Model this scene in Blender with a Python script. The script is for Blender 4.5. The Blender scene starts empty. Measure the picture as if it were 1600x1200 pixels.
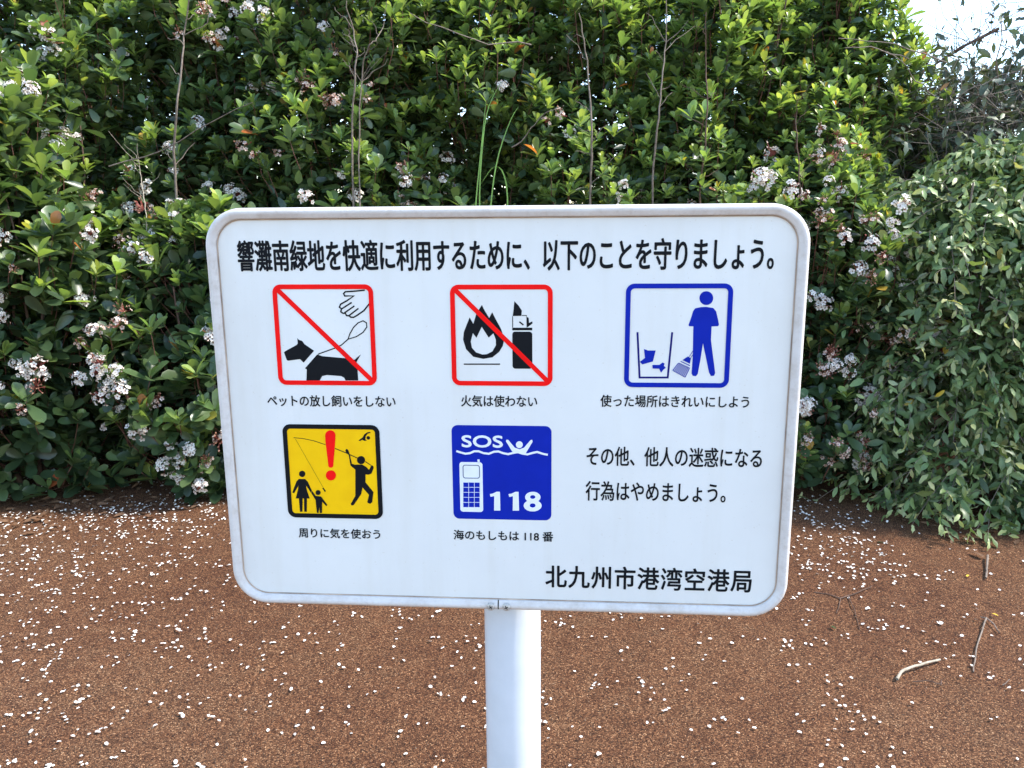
import bpy, math, random
import numpy as np
from mathutils import Vector, Matrix
from mathutils.geometry import tessellate_polygon

scene = bpy.context.scene
C = scene.collection

# ------------------------------------------------------------------ camera
CAM = Vector((0.107, -1.2022, 1.3958))
RIGHT = Vector((0.99726, 0.07351, -0.00789)).normalized()
FWD = Vector((-0.07356, 0.97605, -0.20473)).normalized()
UP = RIGHT.cross(FWD).normalized()
cam_data = bpy.data.cameras.new('camera')
cam_data.sensor_width = 36.0
cam_data.lens = 1250.0 / 1600.0 * 36.0
cam_data.clip_start = 0.02
cam_data.clip_end = 2000.0
cam = bpy.data.objects.new('camera', cam_data)
C.objects.link(cam)
cam.matrix_world = Matrix(((RIGHT.x, UP.x, -FWD.x, CAM.x), (RIGHT.y, UP.y, -FWD.y, CAM.y),
                           (RIGHT.z, UP.z, -FWD.z, CAM.z), (0, 0, 0, 1)))
scene.camera = cam

# ------------------------------------------------------------------ sky, sun, exposure
SUN_EL, SUN_AZ = math.radians(50), math.radians(85)        # azimuth clockwise from +Y (straight ahead)
world = bpy.data.worlds.new('World')
scene.world = world
world.use_nodes = True
wn = world.node_tree
sky = wn.nodes.new('ShaderNodeTexSky')
sky.sky_type = 'NISHITA'
sky.sun_disc = False
sky.sun_elevation = SUN_EL
sky.sun_rotation = SUN_AZ
sky.air_density = 1.0
sky.dust_density = 0.3
sky.ozone_density = 1.0
wn.links.new(sky.outputs[0], wn.nodes['Background'].inputs[0])
wn.nodes['Background'].inputs[1].default_value = 0.15
sun_data = bpy.data.lights.new('sun', 'SUN')
sun_data.energy = 2.0
sun_data.angle = math.radians(7.0)
sun_data.color = (1.0, 0.95, 0.87)
sun = bpy.data.objects.new('sun', sun_data)
C.objects.link(sun)
sdir = Vector((math.sin(SUN_AZ) * math.cos(SUN_EL), math.cos(SUN_AZ) * math.cos(SUN_EL), math.sin(SUN_EL)))
sun.rotation_euler = sdir.to_track_quat('Z', 'Y').to_euler()
scene.view_settings.view_transform = 'Standard'
scene.view_settings.look = 'None'
scene.view_settings.exposure = 1.95
scene.view_settings.gamma = 1.0
scene.view_settings.use_curve_mapping = False
scene.render.engine = 'CYCLES'
scene.cycles.max_bounces = 8
scene.cycles.diffuse_bounces = 4
scene.cycles.transmission_bounces = 3

rng = np.random.default_rng(11)
random.seed(5)

# ------------------------------------------------------------------ helpers
def link(name, mesh, parent=None, mat=None, loc=None):
    o = bpy.data.objects.new(name, mesh)
    C.objects.link(o)
    if parent is not None:
        o.parent = parent
    if loc is not None:
        o.location = loc
    if mat is not None and mesh is not None and len(mesh.materials) == 0:
        mesh.materials.append(mat)
    return o

def tag(o, label=None, cat=None, group=None, kind=None):
    if label: o['label'] = label
    if cat: o['category'] = cat
    if group: o['group'] = group
    if kind: o['kind'] = kind
    return o

def empty(name, loc, label, cat, group=None):
    o = bpy.data.objects.new(name, None)
    o.empty_display_size = 0.1
    C.objects.link(o)
    o.location = loc
    return tag(o, label, cat, group)

def pymesh(name, verts, faces, smooth=False):
    m = bpy.data.meshes.new(name)
    m.from_pydata([tuple(v) for v in verts], [], [tuple(f) for f in faces])
    if smooth:
        m.polygons.foreach_set('use_smooth', [True] * len(m.polygons))
    m.update()
    return m

def npmesh(name, verts, faces, smooth=False, attrs=None):
    """verts (n,3), faces (m,k) numpy arrays; attrs: name -> float per face"""
    m = bpy.data.meshes.new(name)
    nv, (nf, k) = len(verts), faces.shape
    m.vertices.add(nv)
    m.vertices.foreach_set('co', np.ascontiguousarray(verts, dtype=np.float32).ravel())
    m.loops.add(nf * k)
    m.loops.foreach_set('vertex_index', faces.astype(np.int32).ravel())
    m.polygons.add(nf)
    m.polygons.foreach_set('loop_start', np.arange(0, nf * k, k, dtype=np.int32))
    m.polygons.foreach_set('loop_total', np.full(nf, k, dtype=np.int32))
    if smooth:
        m.polygons.foreach_set('use_smooth', np.ones(nf, dtype=bool))
    for an, av in (attrs or {}).items():
        a = m.attributes.new(an, 'FLOAT', 'FACE')
        a.data.foreach_set('value', np.asarray(av, dtype=np.float32))
    m.update(calc_edges=True)
    return m

class N:
    """small node helper"""
    def __init__(s, name):
        s.m = bpy.data.materials.new(name)
        s.m.use_nodes = True
        s.t = s.m.node_tree
        s.b = s.t.nodes['Principled BSDF']
        s.out = s.t.nodes['Material Output']
    def n(s, typ, **kw):
        nd = s.t.nodes.new(typ)
        for k, v in kw.items():
            if k.startswith('i_'):
                nd.inputs[k[2:].replace('_', ' ')].default_value = v
            else:
                setattr(nd, k, v)
        return nd
    def l(s, a, b):
        s.t.links.new(a, b)
    def ramp(s, fac, stops):
        r = s.n('ShaderNodeValToRGB')
        e = r.color_ramp.elements
        while len(e) < len(stops):
            e.new(0.5)
        for i, (p, c) in enumerate(stops):
            e[i].position = p
            e[i].color = (*c, 1) if len(c) == 3 else c
        s.l(fac, r.inputs[0])
        return r.outputs[0]
    def noise(s, scale, detail=3, rough=0.5, vec=None):
        t = s.n('ShaderNodeTexNoise')
        t.inputs['Scale'].default_value = scale
        t.inputs['Detail'].default_value = detail
        t.inputs['Roughness'].default_value = rough
        if vec is None:
            if not hasattr(s, 'co'):
                s.co = s.n('ShaderNodeTexCoord')
            vec = s.co.outputs['Object']
        s.l(vec, t.inputs['Vector'])
        return t.outputs['Fac']
    def mix(s, fac, a, b, mode='MIX'):
        x = s.n('ShaderNodeMix', data_type='RGBA', blend_type=mode)
        for sock, v in ((x.inputs[0], fac), (x.inputs[6], a), (x.inputs[7], b)):
            if isinstance(v, (int, float)): sock.default_value = v
            elif isinstance(v, tuple): sock.default_value = (*v, 1)
            else: s.l(v, sock)
        return x.outputs[2]
    def math(s, op, a, b=0.0):
        x = s.n('ShaderNodeMath', operation=op)
        for sock, v in ((x.inputs[0], a), (x.inputs[1], b)):
            if isinstance(v, (int, float)): sock.default_value = v
            else: s.l(v, sock)
        return x.outputs[0]
    def bump(s, h, strength, dist):
        x = s.n('ShaderNodeBump')
        x.inputs['Strength'].default_value = strength
        x.inputs['Distance'].default_value = dist
        s.l(h, x.inputs['Height'])
        s.l(x.outputs[0], s.b.inputs['Normal'])

def plain(name, col, rough=0.5, spec=0.5, vary=0.0, scale=60, metal=0.0):
    s = N(name)
    s.b.inputs['Roughness'].default_value = rough
    s.b.inputs['Specular IOR Level'].default_value = spec
    s.b.inputs['Metallic'].default_value = metal
    if vary:
        f = s.noise(scale, 4)
        lo = tuple(max(0, c * (1 - vary)) for c in col)
        hi = tuple(min(1, c * (1 + vary)) for c in col)
        s.l(s.ramp(f, [(0.3, lo), (0.7, hi)]), s.b.inputs['Base Color'])
    else:
        s.b.inputs['Base Color'].default_value = (*col, 1)
    return s.m

# ------------------------------------------------------------------ materials
def make_ground_mat():
    s = N('brown_grit')
    big = s.noise(0.9, 4, 0.6)
    mid = s.noise(14, 4, 0.6)
    v = s.n('ShaderNodeTexVoronoi')
    v.inputs['Scale'].default_value = 290
    v.inputs['Randomness'].default_value = 1.0
    s.l(s.co.outputs['Object'], v.inputs['Vector'])
    v2 = s.n('ShaderNodeTexVoronoi')
    v2.inputs['Scale'].default_value = 95
    s.l(s.co.outputs['Object'], v2.inputs['Vector'])
    fine = s.noise(420, 2, 0.6)
    sep = s.n('ShaderNodeSeparateColor')
    s.l(v.outputs['Color'], sep.inputs[0])
    grain = s.ramp(sep.outputs[0], [(0.0, (0.022, 0.011, 0.006)), (0.35, (0.075, 0.040, 0.023)),
                                    (0.72, (0.125, 0.070, 0.041)), (0.93, (0.20, 0.125, 0.080)), (1.0, (0.34, 0.24, 0.165))])
    patch = s.ramp(s.math('ADD', s.math('MULTIPLY', big, 0.6), s.math('MULTIPLY', mid, 0.4)),
                   [(0.37, (1.16, 0.78, 0.52)), (0.50, (1.50, 1.12, 0.78)), (0.63, (1.62, 1.34, 1.00))])
    c = s.mix(1.0, grain, patch, 'MULTIPLY')
    gap = s.ramp(v.outputs['Distance'], [(0.0, (1, 1, 1)), (0.45, (1, 1, 1)), (0.75, (0.42, 0.38, 0.35))])
    s.l(s.mix(0.8, c, gap, 'MULTIPLY'), s.b.inputs['Base Color'])
    h = s.math('ADD', s.math('MULTIPLY', s.math('SUBTRACT', 1.0, v.outputs['Distance']), 0.7),
               s.math('ADD', s.math('MULTIPLY', v2.outputs['Distance'], -0.5), s.math('MULTIPLY', fine, 0.4)))
    s.bump(h, 1.0, 0.005)
    s.b.inputs['Roughness'].default_value = 0.9
    s.b.inputs['Specular IOR Level'].default_value = 0.25
    return s.m
M_GROUND = make_ground_mat()

def leaf_mat(name, stops, under, rough=0.32, trans=0.28, spec=0.5, vary=0.30, vein=0.0):
    """tint attribute (0 old .. 1 young) runs the ramp; the underside is paler"""
    s = N(name)
    at = s.n('ShaderNodeAttribute', attribute_name='tint')
    geo = s.n('ShaderNodeNewGeometry')
    oi = s.n('ShaderNodeObjectInfo')
    rnd = s.math('FRACT', s.math('ADD', geo.outputs['Random Per Island'], oi.outputs['Random']))
    tint = s.math('ADD', at.outputs['Fac'], s.math('MULTIPLY', s.math('SUBTRACT', rnd, 0.5), 0.16))
    col = s.ramp(tint, stops)
    val = s.math('ADD', 1.0 - vary, s.math('MULTIPLY', s.math('FRACT', s.math('MULTIPLY', rnd, 7.31)), 2 * vary))
    hsv = s.n('ShaderNodeHueSaturation')
    s.l(col, hsv.inputs['Color'])
    s.l(val, hsv.inputs['Value'])
    s.l(s.math('ADD', 0.485, s.math('MULTIPLY', s.math('FRACT', s.math('MULTIPLY', rnd, 3.77)), 0.03)), hsv.inputs['Hue'])
    blotch = s.noise(55, 3)
    top = s.mix(0.35, hsv.outputs[0], s.ramp(blotch, [(0.35, (0.75, 0.72, 0.6)), (0.65, (1.2, 1.2, 1.1))]), 'MULTIPLY')
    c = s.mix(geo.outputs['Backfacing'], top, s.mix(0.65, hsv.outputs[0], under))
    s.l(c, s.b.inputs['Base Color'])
    s.b.inputs['Roughness'].default_value = rough
    s.b.inputs['Specular IOR Level'].default_value = spec
    tr = s.n('ShaderNodeBsdfTranslucent')
    s.l(s.mix(1.0, hsv.outputs[0], (1.5, 1.55, 0.7), 'MULTIPLY'), tr.inputs['Color'])
    mx = s.n('ShaderNodeMixShader')
    mx.inputs[0].default_value = trans
    s.l(s.b.outputs[0], mx.inputs[1])
    s.l(tr.outputs[0], mx.inputs[2])
    s.l(mx.outputs[0], s.out.inputs['Surface'])
    return s.m

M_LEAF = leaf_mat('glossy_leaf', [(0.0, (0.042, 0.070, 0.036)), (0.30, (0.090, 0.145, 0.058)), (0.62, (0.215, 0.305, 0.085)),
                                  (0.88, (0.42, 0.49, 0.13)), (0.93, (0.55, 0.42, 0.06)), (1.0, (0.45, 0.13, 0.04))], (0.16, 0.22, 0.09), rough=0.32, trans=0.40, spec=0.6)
M_OLEA = leaf_mat('grey_green_leaf', [(0.0, (0.060, 0.100, 0.036)), (0.45, (0.165, 0.235, 0.080)), (0.8, (0.31, 0.37, 0.14)), (0.93, (0.44, 0.44, 0.20)), (1.0, (0.45, 0.30, 0.04))],
                  (0.30, 0.32, 0.19), rough=0.42, trans=0.22, vary=0.22)
M_THICK = leaf_mat('dull_leaf', [(0.0, (0.055, 0.075, 0.042)), (0.5, (0.12, 0.15, 0.08)), (0.9, (0.22, 0.24, 0.12)), (1.0, (0.24, 0.12, 0.05))],
                   (0.20, 0.21, 0.15), rough=0.5, trans=0.2)
M_BARK = plain('brown_bark', (0.105, 0.064, 0.045), 0.85, 0.2, 0.45, 45)
M_BARK_RED = plain('reddish_shoot_bark', (0.14, 0.060, 0.040), 0.7, 0.3, 0.35, 60)
M_BARK_GREY = plain('grey_bark', (0.20, 0.155, 0.12), 0.85, 0.2, 0.4, 50)
M_DRIFT = plain('bleached_wood', (0.40, 0.33, 0.24), 0.8, 0.25, 0.3, 70)
M_GRASS = plain('grass_blade_green', (0.22, 0.38, 0.06), 0.5, 0.4, 0.25, 12)
M_PETAL = plain('white_petal', (0.80, 0.72, 0.62), 0.6, 0.3, 0.2, 120)
M_YLEAF = plain('fallen_yellow_leaf', (0.70, 0.44, 0.05), 0.55, 0.35, 0.25, 90)
M_BLEAF = plain('fallen_brown_leaf', (0.15, 0.078, 0.04), 0.7, 0.3, 0.3, 90)
M_CALYX = plain('red_calyx', (0.23, 0.055, 0.040), 0.6, 0.3, 0.3, 200)

def flower_mat():
    s = N('blossom_petal')
    at = s.n('ShaderNodeAttribute', attribute_name='tint')
    oi = s.n('ShaderNodeObjectInfo')
    c = s.ramp(at.outputs['Fac'], [(0.0, (0.82, 0.76, 0.67)), (0.5, (0.74, 0.58, 0.49)), (0.8, (0.52, 0.28, 0.18)), (1.0, (0.30, 0.10, 0.05))])
    hsv = s.n('ShaderNodeHueSaturation')
    s.l(c, hsv.inputs['Color'])
    s.l(s.math('ADD', 0.82, s.math('MULTIPLY', oi.outputs['Random'], 0.3)), hsv.inputs['Value'])
    s.l(hsv.outputs[0], s.b.inputs['Base Color'])
    s.b.inputs['Roughness'].default_value = 0.6
    tr = s.n('ShaderNodeBsdfTranslucent')
    s.l(hsv.outputs[0], tr.inputs['Color'])
    mx = s.n('ShaderNodeMixShader')
    mx.inputs[0].default_value = 0.25
    s.l(s.b.outputs[0], mx.inputs[1]); s.l(tr.outputs[0], mx.inputs[2])
    s.l(mx.outputs[0], s.out.inputs['Surface'])
    return s.m
M_FLOWER = flower_mat()

# sign materials
def panel_mat():
    s = N('white_panel_coating')
    f = s.noise(5, 5, 0.6)
    mp = s.n('ShaderNodeMapping')
    mp.inputs['Scale'].default_value = (26, 10, 2.2)
    s.l(s.co.outputs['Object'], mp.inputs['Vector'])
    streak = s.noise(1.0, 5, 0.6, mp.outputs[0])
    spk = s.noise(240, 2, 0.5)
    a = s.ramp(f, [(0.3, (0.735, 0.725, 0.68)), (0.7, (0.79, 0.78, 0.73))])
    b = s.ramp(streak, [(0.50, (1, 1, 1)), (0.78, (0.955, 0.945, 0.92))])
    c = s.mix(1.0, a, b, 'MULTIPLY')
    d = s.ramp(spk, [(0.70, (1, 1, 1)), (0.80, (0.88, 0.84, 0.78))])
    sep = s.n('ShaderNodeSeparateXYZ')
    s.l(s.co.outputs['Object'], sep.inputs[0])
    ex = s.math('DIVIDE', s.math('ABSOLUTE', s.math('ADD', sep.outputs[0], 0.0093)), 0.45)
    ez = s.math('DIVIDE', s.math('ABSOLUTE', s.math('SUBTRACT', sep.outputs[2], 1.09)), 0.322)
    edge = s.math('POWER', s.math('MAXIMUM', ex, ez), 14.0)
    dirt = s.math('MULTIPLY', edge, s.math('MULTIPLY', s.noise(13, 5, 0.7), 0.75))
    wear = s.mix(dirt, s.mix(1.0, c, d, 'MULTIPLY'), (0.50, 0.44, 0.36))
    s.l(wear, s.b.inputs['Base Color'])
    s.b.inputs['Roughness'].default_value = 0.38
    return s.m
def frame_mat():
    s = N('weathered_white_edge_moulding')
    f = s.noise(22, 5, 0.65)
    g = s.noise(160, 3, 0.6)
    a = s.ramp(f, [(0.32, (0.56, 0.50, 0.44)), (0.48, (0.64, 0.59, 0.54)), (0.7, (0.69, 0.65, 0.60))])
    b = s.ramp(g, [(0.36, (0.72, 0.66, 0.58)), (0.5, (1, 1, 1))])
    s.l(s.mix(0.2, a, b, 'MULTIPLY'), s.b.inputs['Base Color'])
    s.b.inputs['Roughness'].default_value = 0.5
    s.bump(g, 0.15, 0.0006)
    return s.m
def post_mat():
    s = N('white_painted_post')
    f = s.noise(9, 5, 0.6)
    s.l(s.ramp(f, [(0.3, (0.57, 0.59, 0.60)), (0.7, (0.65, 0.67, 0.69))]), s.b.inputs['Base Color'])
    s.b.inputs['Roughness'].default_value = 0.3
    s.bump(s.noise(300, 2), 0.04, 0.0004)
    return s.m
def ink(name, col):
    s = N(name)
    f = s.noise(30, 4)
    s.l(s.ramp(f, [(0.3, tuple(c * 0.92 for c in col)), (0.7, tuple(min(1, c * 1.06) for c in col))]), s.b.inputs['Base Color'])
    s.b.inputs['Roughness'].default_value = 0.6
    s.b.inputs['Specular IOR Level'].default_value = 0.12
    return s.m
M_PANEL, M_FRAME, M_POST = panel_mat(), frame_mat(), post_mat()
K_BLACK = ink('black_ink', (0.006, 0.007, 0.009))
K_RED = ink('red_ink', (0.95, 0.006, 0.005))
K_BLUE = ink('blue_ink', (0.003, 0.018, 0.34))
K_NAVY = ink('navy_ink', (0.006, 0.006, 0.14))
K_YELLOW = ink('yellow_ink', (1.0, 0.55, 0.003))
K_WHITE = ink('white_ink', (0.80, 0.82, 0.84))
K_GREY = ink('grey_ink', (0.12, 0.14, 0.18))
M_GRIME = plain('brown_grime', (0.42, 0.31, 0.23), 0.8, 0.2, 0.35, 25)
M_STEEL = plain('dull_steel', (0.50, 0.47, 0.42), 0.45, 0.5, 0.35, 300, 0.35)
M_DARK = plain('painted_recess_shade', (0.03, 0.025, 0.02), 0.8, 0.2)  # near-black colour standing in for shade in the seam and screw recesses

# ------------------------------------------------------------------ the ground
def ground_mesh():
    def axis(lo, hi, step, far):
        a = list(np.arange(lo, hi + step / 2, step))
        out, d = [], step
        x = hi
        while x < far:
            d *= 1.35
            x += d
            out.append(x)
        inn, d, x = [], step, lo
        while x > -far:
            d *= 1.35
            x -= d
            inn.append(x)
        return np.array(inn[::-1] + a + out)
    xs, ys = axis(-3.4, 3.4, 0.03, 500), axis(-0.6, 3.6, 0.03, 500)
    X, Y = np.meshgrid(xs, ys)
    near = np.exp(-((np.maximum(np.abs(X) - 3.4, 0)) ** 2 + np.maximum(np.abs(Y - 1.5) - 2.1, 0) ** 2) / 4)
    Z = near * (0.004 * np.sin(X * 5.1 + 1.3 * np.sin(Y * 3.7)) * np.sin(Y * 6.3 + X) + 0.003 * np.sin(X * 17 + Y * 11) * np.sin(Y * 19 - X * 8)
                + 0.0012 * rng.standard_normal(X.shape)) - 0.002
    V = np.stack([X, Y, Z], -1).reshape(-1, 3)
    ny, nx = X.shape
    i = (np.arange(ny - 1)[:, None] * nx + np.arange(nx - 1)[None, :]).ravel()
    F = np.stack([i, i + 1, i + nx + 1, i + nx], -1)
    return npmesh('ground', V, F, True)
tag(link('ground', ground_mesh(), None, M_GROUND), 'bare brown gritty ground strewn with white petals', None, None, 'structure')

# ------------------------------------------------------------------ the sign
ZC = 1.09                                                # height of the panel's centre
PW, PH = 0.9, 0.6437
sign = empty('information_sign', (0.0093, 0.065, 0), 'white information sign with Japanese rules and five pictograms on a round white post', 'sign')
S0 = Vector((0.0093, 0.065, 0))

def at(px, py):
    """a measured picture point on the flat board -> (x, height from the board's centre)"""
    d = RIGHT * ((px - 800) / 1250) - UP * ((py - 600) / 1250) + FWD
    t = -CAM.y / d.y
    return (CAM.x + d.x * t, CAM.z + d.z * t - ZC)

def crop(ox, oy, k):
    return lambda pts: [at(ox + x / k, oy + y / k) for x, y in pts]

def flat(name, parent, mat, loops_list, lift, label=None):
    """flat print on the board: list of [outer, hole, ...] loops in board coordinates (x, h)"""
    V, F = [], []
    for loops in loops_list:
        base = len(V)
        vv = [Vector((p[0], 0, p[1])) for l in loops for p in l]
        tris = tessellate_polygon([[Vector((p[0], p[1], 0)) for p in l] for l in loops])
        V += vv
        for t in tris:
            a, b, c = (vv[i] for i in t)
            nrm = (b - a).cross(c - a)
            t = t if nrm.y < 0 else (t[0], t[2], t[1])
            F.append([base + i for i in t])
    V = [(v.x - S0.x, -lift - S0.y, v.z + ZC) for v in V]
    o = link(name, pymesh(name, V, F), parent, mat)
    if label: o['label'] = label
    return o

def circle(cx, cy, r, n=28, ry=None):
    ry = ry or r
    return [(cx + r * math.cos(2 * math.pi * i / n), cy + ry * math.sin(2 * math.pi * i / n)) for i in range(n)]

def rrect(x0, y0, x1, y1, r, n=8):
    out = []
    for cx, cy, a in ((x1 - r, y1 - r, 0), (x0 + r, y1 - r, 90), (x0 + r, y0 + r, 180), (x1 - r, y0 + r, 270)):
        for i in range(n + 1):
            t = math.radians(a + 90 * i / n)
            out.append((cx + r * math.cos(t), cy + r * math.sin(t)))
    return out

def stroke(pts, w, closed=False):
    """outline polygon(s) of a thick polyline"""
    P = [Vector(p) for p in pts]
    n = len(P)
    L, R = [], []
    for i in range(n):
        a = P[i - 1] if (i > 0 or closed) else P[i]
        b = P[(i + 1) % n] if (i < n - 1 or closed) else P[i]
        d1, d2 = (P[i] - a), (b - P[i])
        if d1.length < 1e-9: d1 = d2
        if d2.length < 1e-9: d2 = d1
        d1, d2 = d1.normalized(), d2.normalized()
        t = (d1 + d2)
        if t.length < 1e-6: t = d1
        t = t.normalized()
        nn = Vector((-t.y, t.x))
        s = w / 2 / max(0.5, abs(nn.dot(Vector((-d1.y, d1.x)))))
        L.append(P[i] + nn * s)
        R.append(P[i] - nn * s)
    L = [tuple(v) for v in L]; R = [tuple(v) for v in R]
    return [L, R[::-1]] if closed else [L + R[::-1]]

PX = 0.00099                                            # metres per picture pixel on the board

# post: round pipe with a slight weld ring under the board
def lathe(profile, n=40):
    V, F = [], []
    for r, z in profile:
        for i in range(n):
            a = 2 * math.pi * i / n
            V.append((r * math.cos(a), r * math.sin(a), z))
    for j in range(len(profile) - 1):
        for i in range(n):
            F.append((j * n + i, j * n + (i + 1) % n, (j + 1) * n + (i + 1) % n, (j + 1) * n + i))
    F.append(tuple(range((len(profile) - 1) * n, len(profile) * n)))
    return V, F
V, F = lathe([(0.0485, -0.05), (0.0485, 0.5), (0.0485, 1.33), (0.047, 1.336), (0.02, 1.342)], 64)
link('post', pymesh('post', V, F, True), sign, M_POST)
V, F = lathe([(0.062, -0.01), (0.062, 0.006), (0.055, 0.012), (0.0486, 0.012)], 48)
link('base_collar', pymesh('base_collar', V, F[:-1], True), sign, M_POST)

# board: sheet 3 mm thick with rounded corners
def slab(name, loop, y0, y1, mat, parent):
    n = len(loop)
    V = [(x - S0.x, y0 - S0.y, z + ZC) for x, z in loop] + [(x - S0.x, y1 - S0.y, z + ZC) for x, z in loop]
    F = [tuple(range(n))[::-1], tuple(range(n, 2 * n))] + [(i, (i + 1) % n, n + (i + 1) % n, n + i) for i in range(n)]
    m = pymesh(name, V, F)
    import bmesh
    bm = bmesh.new(); bm.from_mesh(m)
    bmesh.ops.recalc_face_normals(bm, faces=bm.faces)
    bm.to_mesh(m); bm.free()
    return link(name, m, parent, mat)
slab('panel', rrect(-PW / 2 + .008, -PH / 2 + .008, PW / 2 - .008, PH / 2 - .008, 0.049, 12), 0.0, 0.003, M_PANEL, sign)

def frame_sweep(profile, gap, r_out=0.058):
    """profile: (outward, depth) measured from the outer edge line; path starts and ends at the seam on the lower edge"""
    path, seam = [], -0.0085
    def corner(cx, cz, a0):
        return [(cx + math.cos(math.radians(a0 + 90 * i / 12)), cz + math.sin(math.radians(a0 + 90 * i / 12)), cx, cz) for i in range(13)]
    pts = []
    W2, H2 = PW / 2, PH / 2
    def straight(p, q, n, k):
        for i in range(k):
            t = (i + 0.5) / k
            pts.append((p[0] + (q[0] - p[0]) * t, p[1] + (q[1] - p[1]) * t, n[0], n[1]))
    pts.append((seam + gap / 2, -H2, 0, -1))
    straight((seam, -H2), (W2 - r_out, -H2), (0, -1), 6)
    for cx, cz, a in ((W2 - r_out, -H2 + r_out, -90), (W2 - r_out, H2 - r_out, 0), (-W2 + r_out, H2 - r_out, 90), (-W2 + r_out, -H2 + r_out, 180)):
        for i in range(13):
            t = math.radians(a + 90 * i / 12)
            pts.append((cx + r_out * math.cos(t), cz + r_out * math.sin(t), math.cos(t), math.sin(t)))
        if a == -90: straight((W2, -H2 + r_out), (W2, H2 - r_out), (1, 0), 8)
        if a == 0: straight((W2 - r_out, H2), (-W2 + r_out, H2), (0, 1), 10)
        if a == 90: straight((-W2, H2 - r_out), (-W2, -H2 + r_out), (-1, 0), 8)
    straight((-W2 + r_out, -H2), (seam, -H2), (0, -1), 6)
    pts.append((seam - gap / 2, -H2, 0, -1))
    k = len(profile)
    V, F = [], []
    for x, z, nx, nz in pts:
        for u, d in profile:
            V.append((x + nx * u - S0.x, d - S0.y, z + nz * u + ZC))
    for i in range(len(pts) - 1):
        for j in range(k):
            F.append((i * k + j, i * k + (j + 1) % k, (i + 1) * k + (j + 1) % k, (i + 1) * k + j))
    F.append(tuple(range(k)))
    F.append(tuple(range((len(pts) - 1) * k, len(pts) * k))[::-1])
    return V, F
prof = [(-0.0165, -0.0004), (-0.0163, -0.0042), (-0.0148, -0.0058), (-0.0125, -0.0062), (-0.0105, -0.0078), (-0.0065, -0.0088), (-0.0028, -0.0074),
        (-0.0006, -0.004), (0.0, 0.001), (-0.0002, 0.010), (-0.002, 0.0135), (-0.0165, 0.0138), (-0.0165, 0.0034), (-0.0085, 0.0032), (-0.0085, -0.0003)]
V, F = frame_sweep(prof, 0.0022)
m = pymesh('frame', V, F, True)
fr = link('frame', m, sign, M_FRAME)
ed = fr.modifiers.new('edges', 'EDGE_SPLIT'); ed.split_angle = math.radians(50)
V, F = frame_sweep([(-0.0181, -0.0003), (-0.0181, -0.0016), (-0.0168, -0.0020), (-0.0166, -0.0003)], 0.0)
link('frame_joint_grime', pymesh('frame_joint_grime', V, F[:-2]), sign, M_GRIME)
link('seam_shadow_strip', pymesh('seam_strip', [(-0.0085 + dx - S0.x, dy - S0.y, ZC - PH / 2 + dz) for dx in (-.0012, .0012) for dy in (-0.0048, 0.011) for dz in (0.0008, 0.0145)],
     [(0, 1, 3, 2), (4, 6, 7, 5), (0, 4, 5, 1), (2, 3, 7, 6), (0, 2, 6, 4), (1, 5, 7, 3)]), sign, M_DARK).name = 'seam_painted_shade'  # dark strip in the frame gap, the seam's shade put in as colour
# domed screws with flat dark bars painted as the shade of a cross recess, one each side of the seam
for sx in (-0.0205, 0.0050):
    prof_s = [(0.0068, 0.0), (0.0068, 0.0012), (0.0058, 0.0024), (0.0038, 0.0032), (0.0012, 0.0034)]
    V, F = lathe(prof_s, 24)
    V = [(x, -z, y) for x, y, z in V]
    sc_ = link('screw', pymesh('screw', V, F, True), sign, M_STEEL, (sx - S0.x, -0.0080 - S0.y, ZC - PH / 2 + 0.0070))
    V2, F2 = [], []
    for ang in (0.5, 0.5 + math.pi / 2):
        ca, sa = math.cos(ang), math.sin(ang)
        b0 = len(V2)
        for u, w in ((-.0034, -.0007), (.0034, -.0007), (.0034, .0007), (-.0034, .0007)):
            V2.append((u * ca - w * sa, -0.0036 - 0.0001 * (ang > 1), u * sa + w * ca))
        F2.append((b0, b0 + 1, b0 + 2, b0 + 3))
    link('cross_recess_shade', pymesh('cross_recess_shade', V2, F2), sc_, M_DARK)
# clamp bands and rails on the back
for z in (ZC + 0.17, ZC - 0.2):
    V, F = [], []
    x0, x1, y0, y1 = -0.30, 0.30, 0.0045, 0.0160
    for x in (x0, x1):
        for y in (y0, y1):
            for dz in (-.016, .016):
                V.append((x - S0.x, y - S0.y, z + dz))
    F = [(0, 1, 3, 2), (4, 6, 7, 5), (0, 4, 5, 1), (2, 3, 7, 6), (0, 2, 6, 4), (1, 5, 7, 3)]
    rail = link('back_rail', pymesh('back_rail', V, F), sign, M_STEEL)
    V, F = lathe([(0.0487, z - .013), (0.0515, z - .013), (0.0515, z + .013), (0.0487, z + .013)], 32)
    link('clamp_band', pymesh('clamp_band', V, F[:-1], True), rail, M_STEEL)

# ---- pictograms
L1, L2, L3, L4 = 0.0004, 0.0007, 0.0010, 0.0013
def ring(x0, z0, x1, z1, w, r):
    return [rrect(x0, z0, x1, z1, r), rrect(x0 + w, z0 + w, x1 - w, z1 - w, max(r - w, 0.003))[::-1]]

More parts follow.
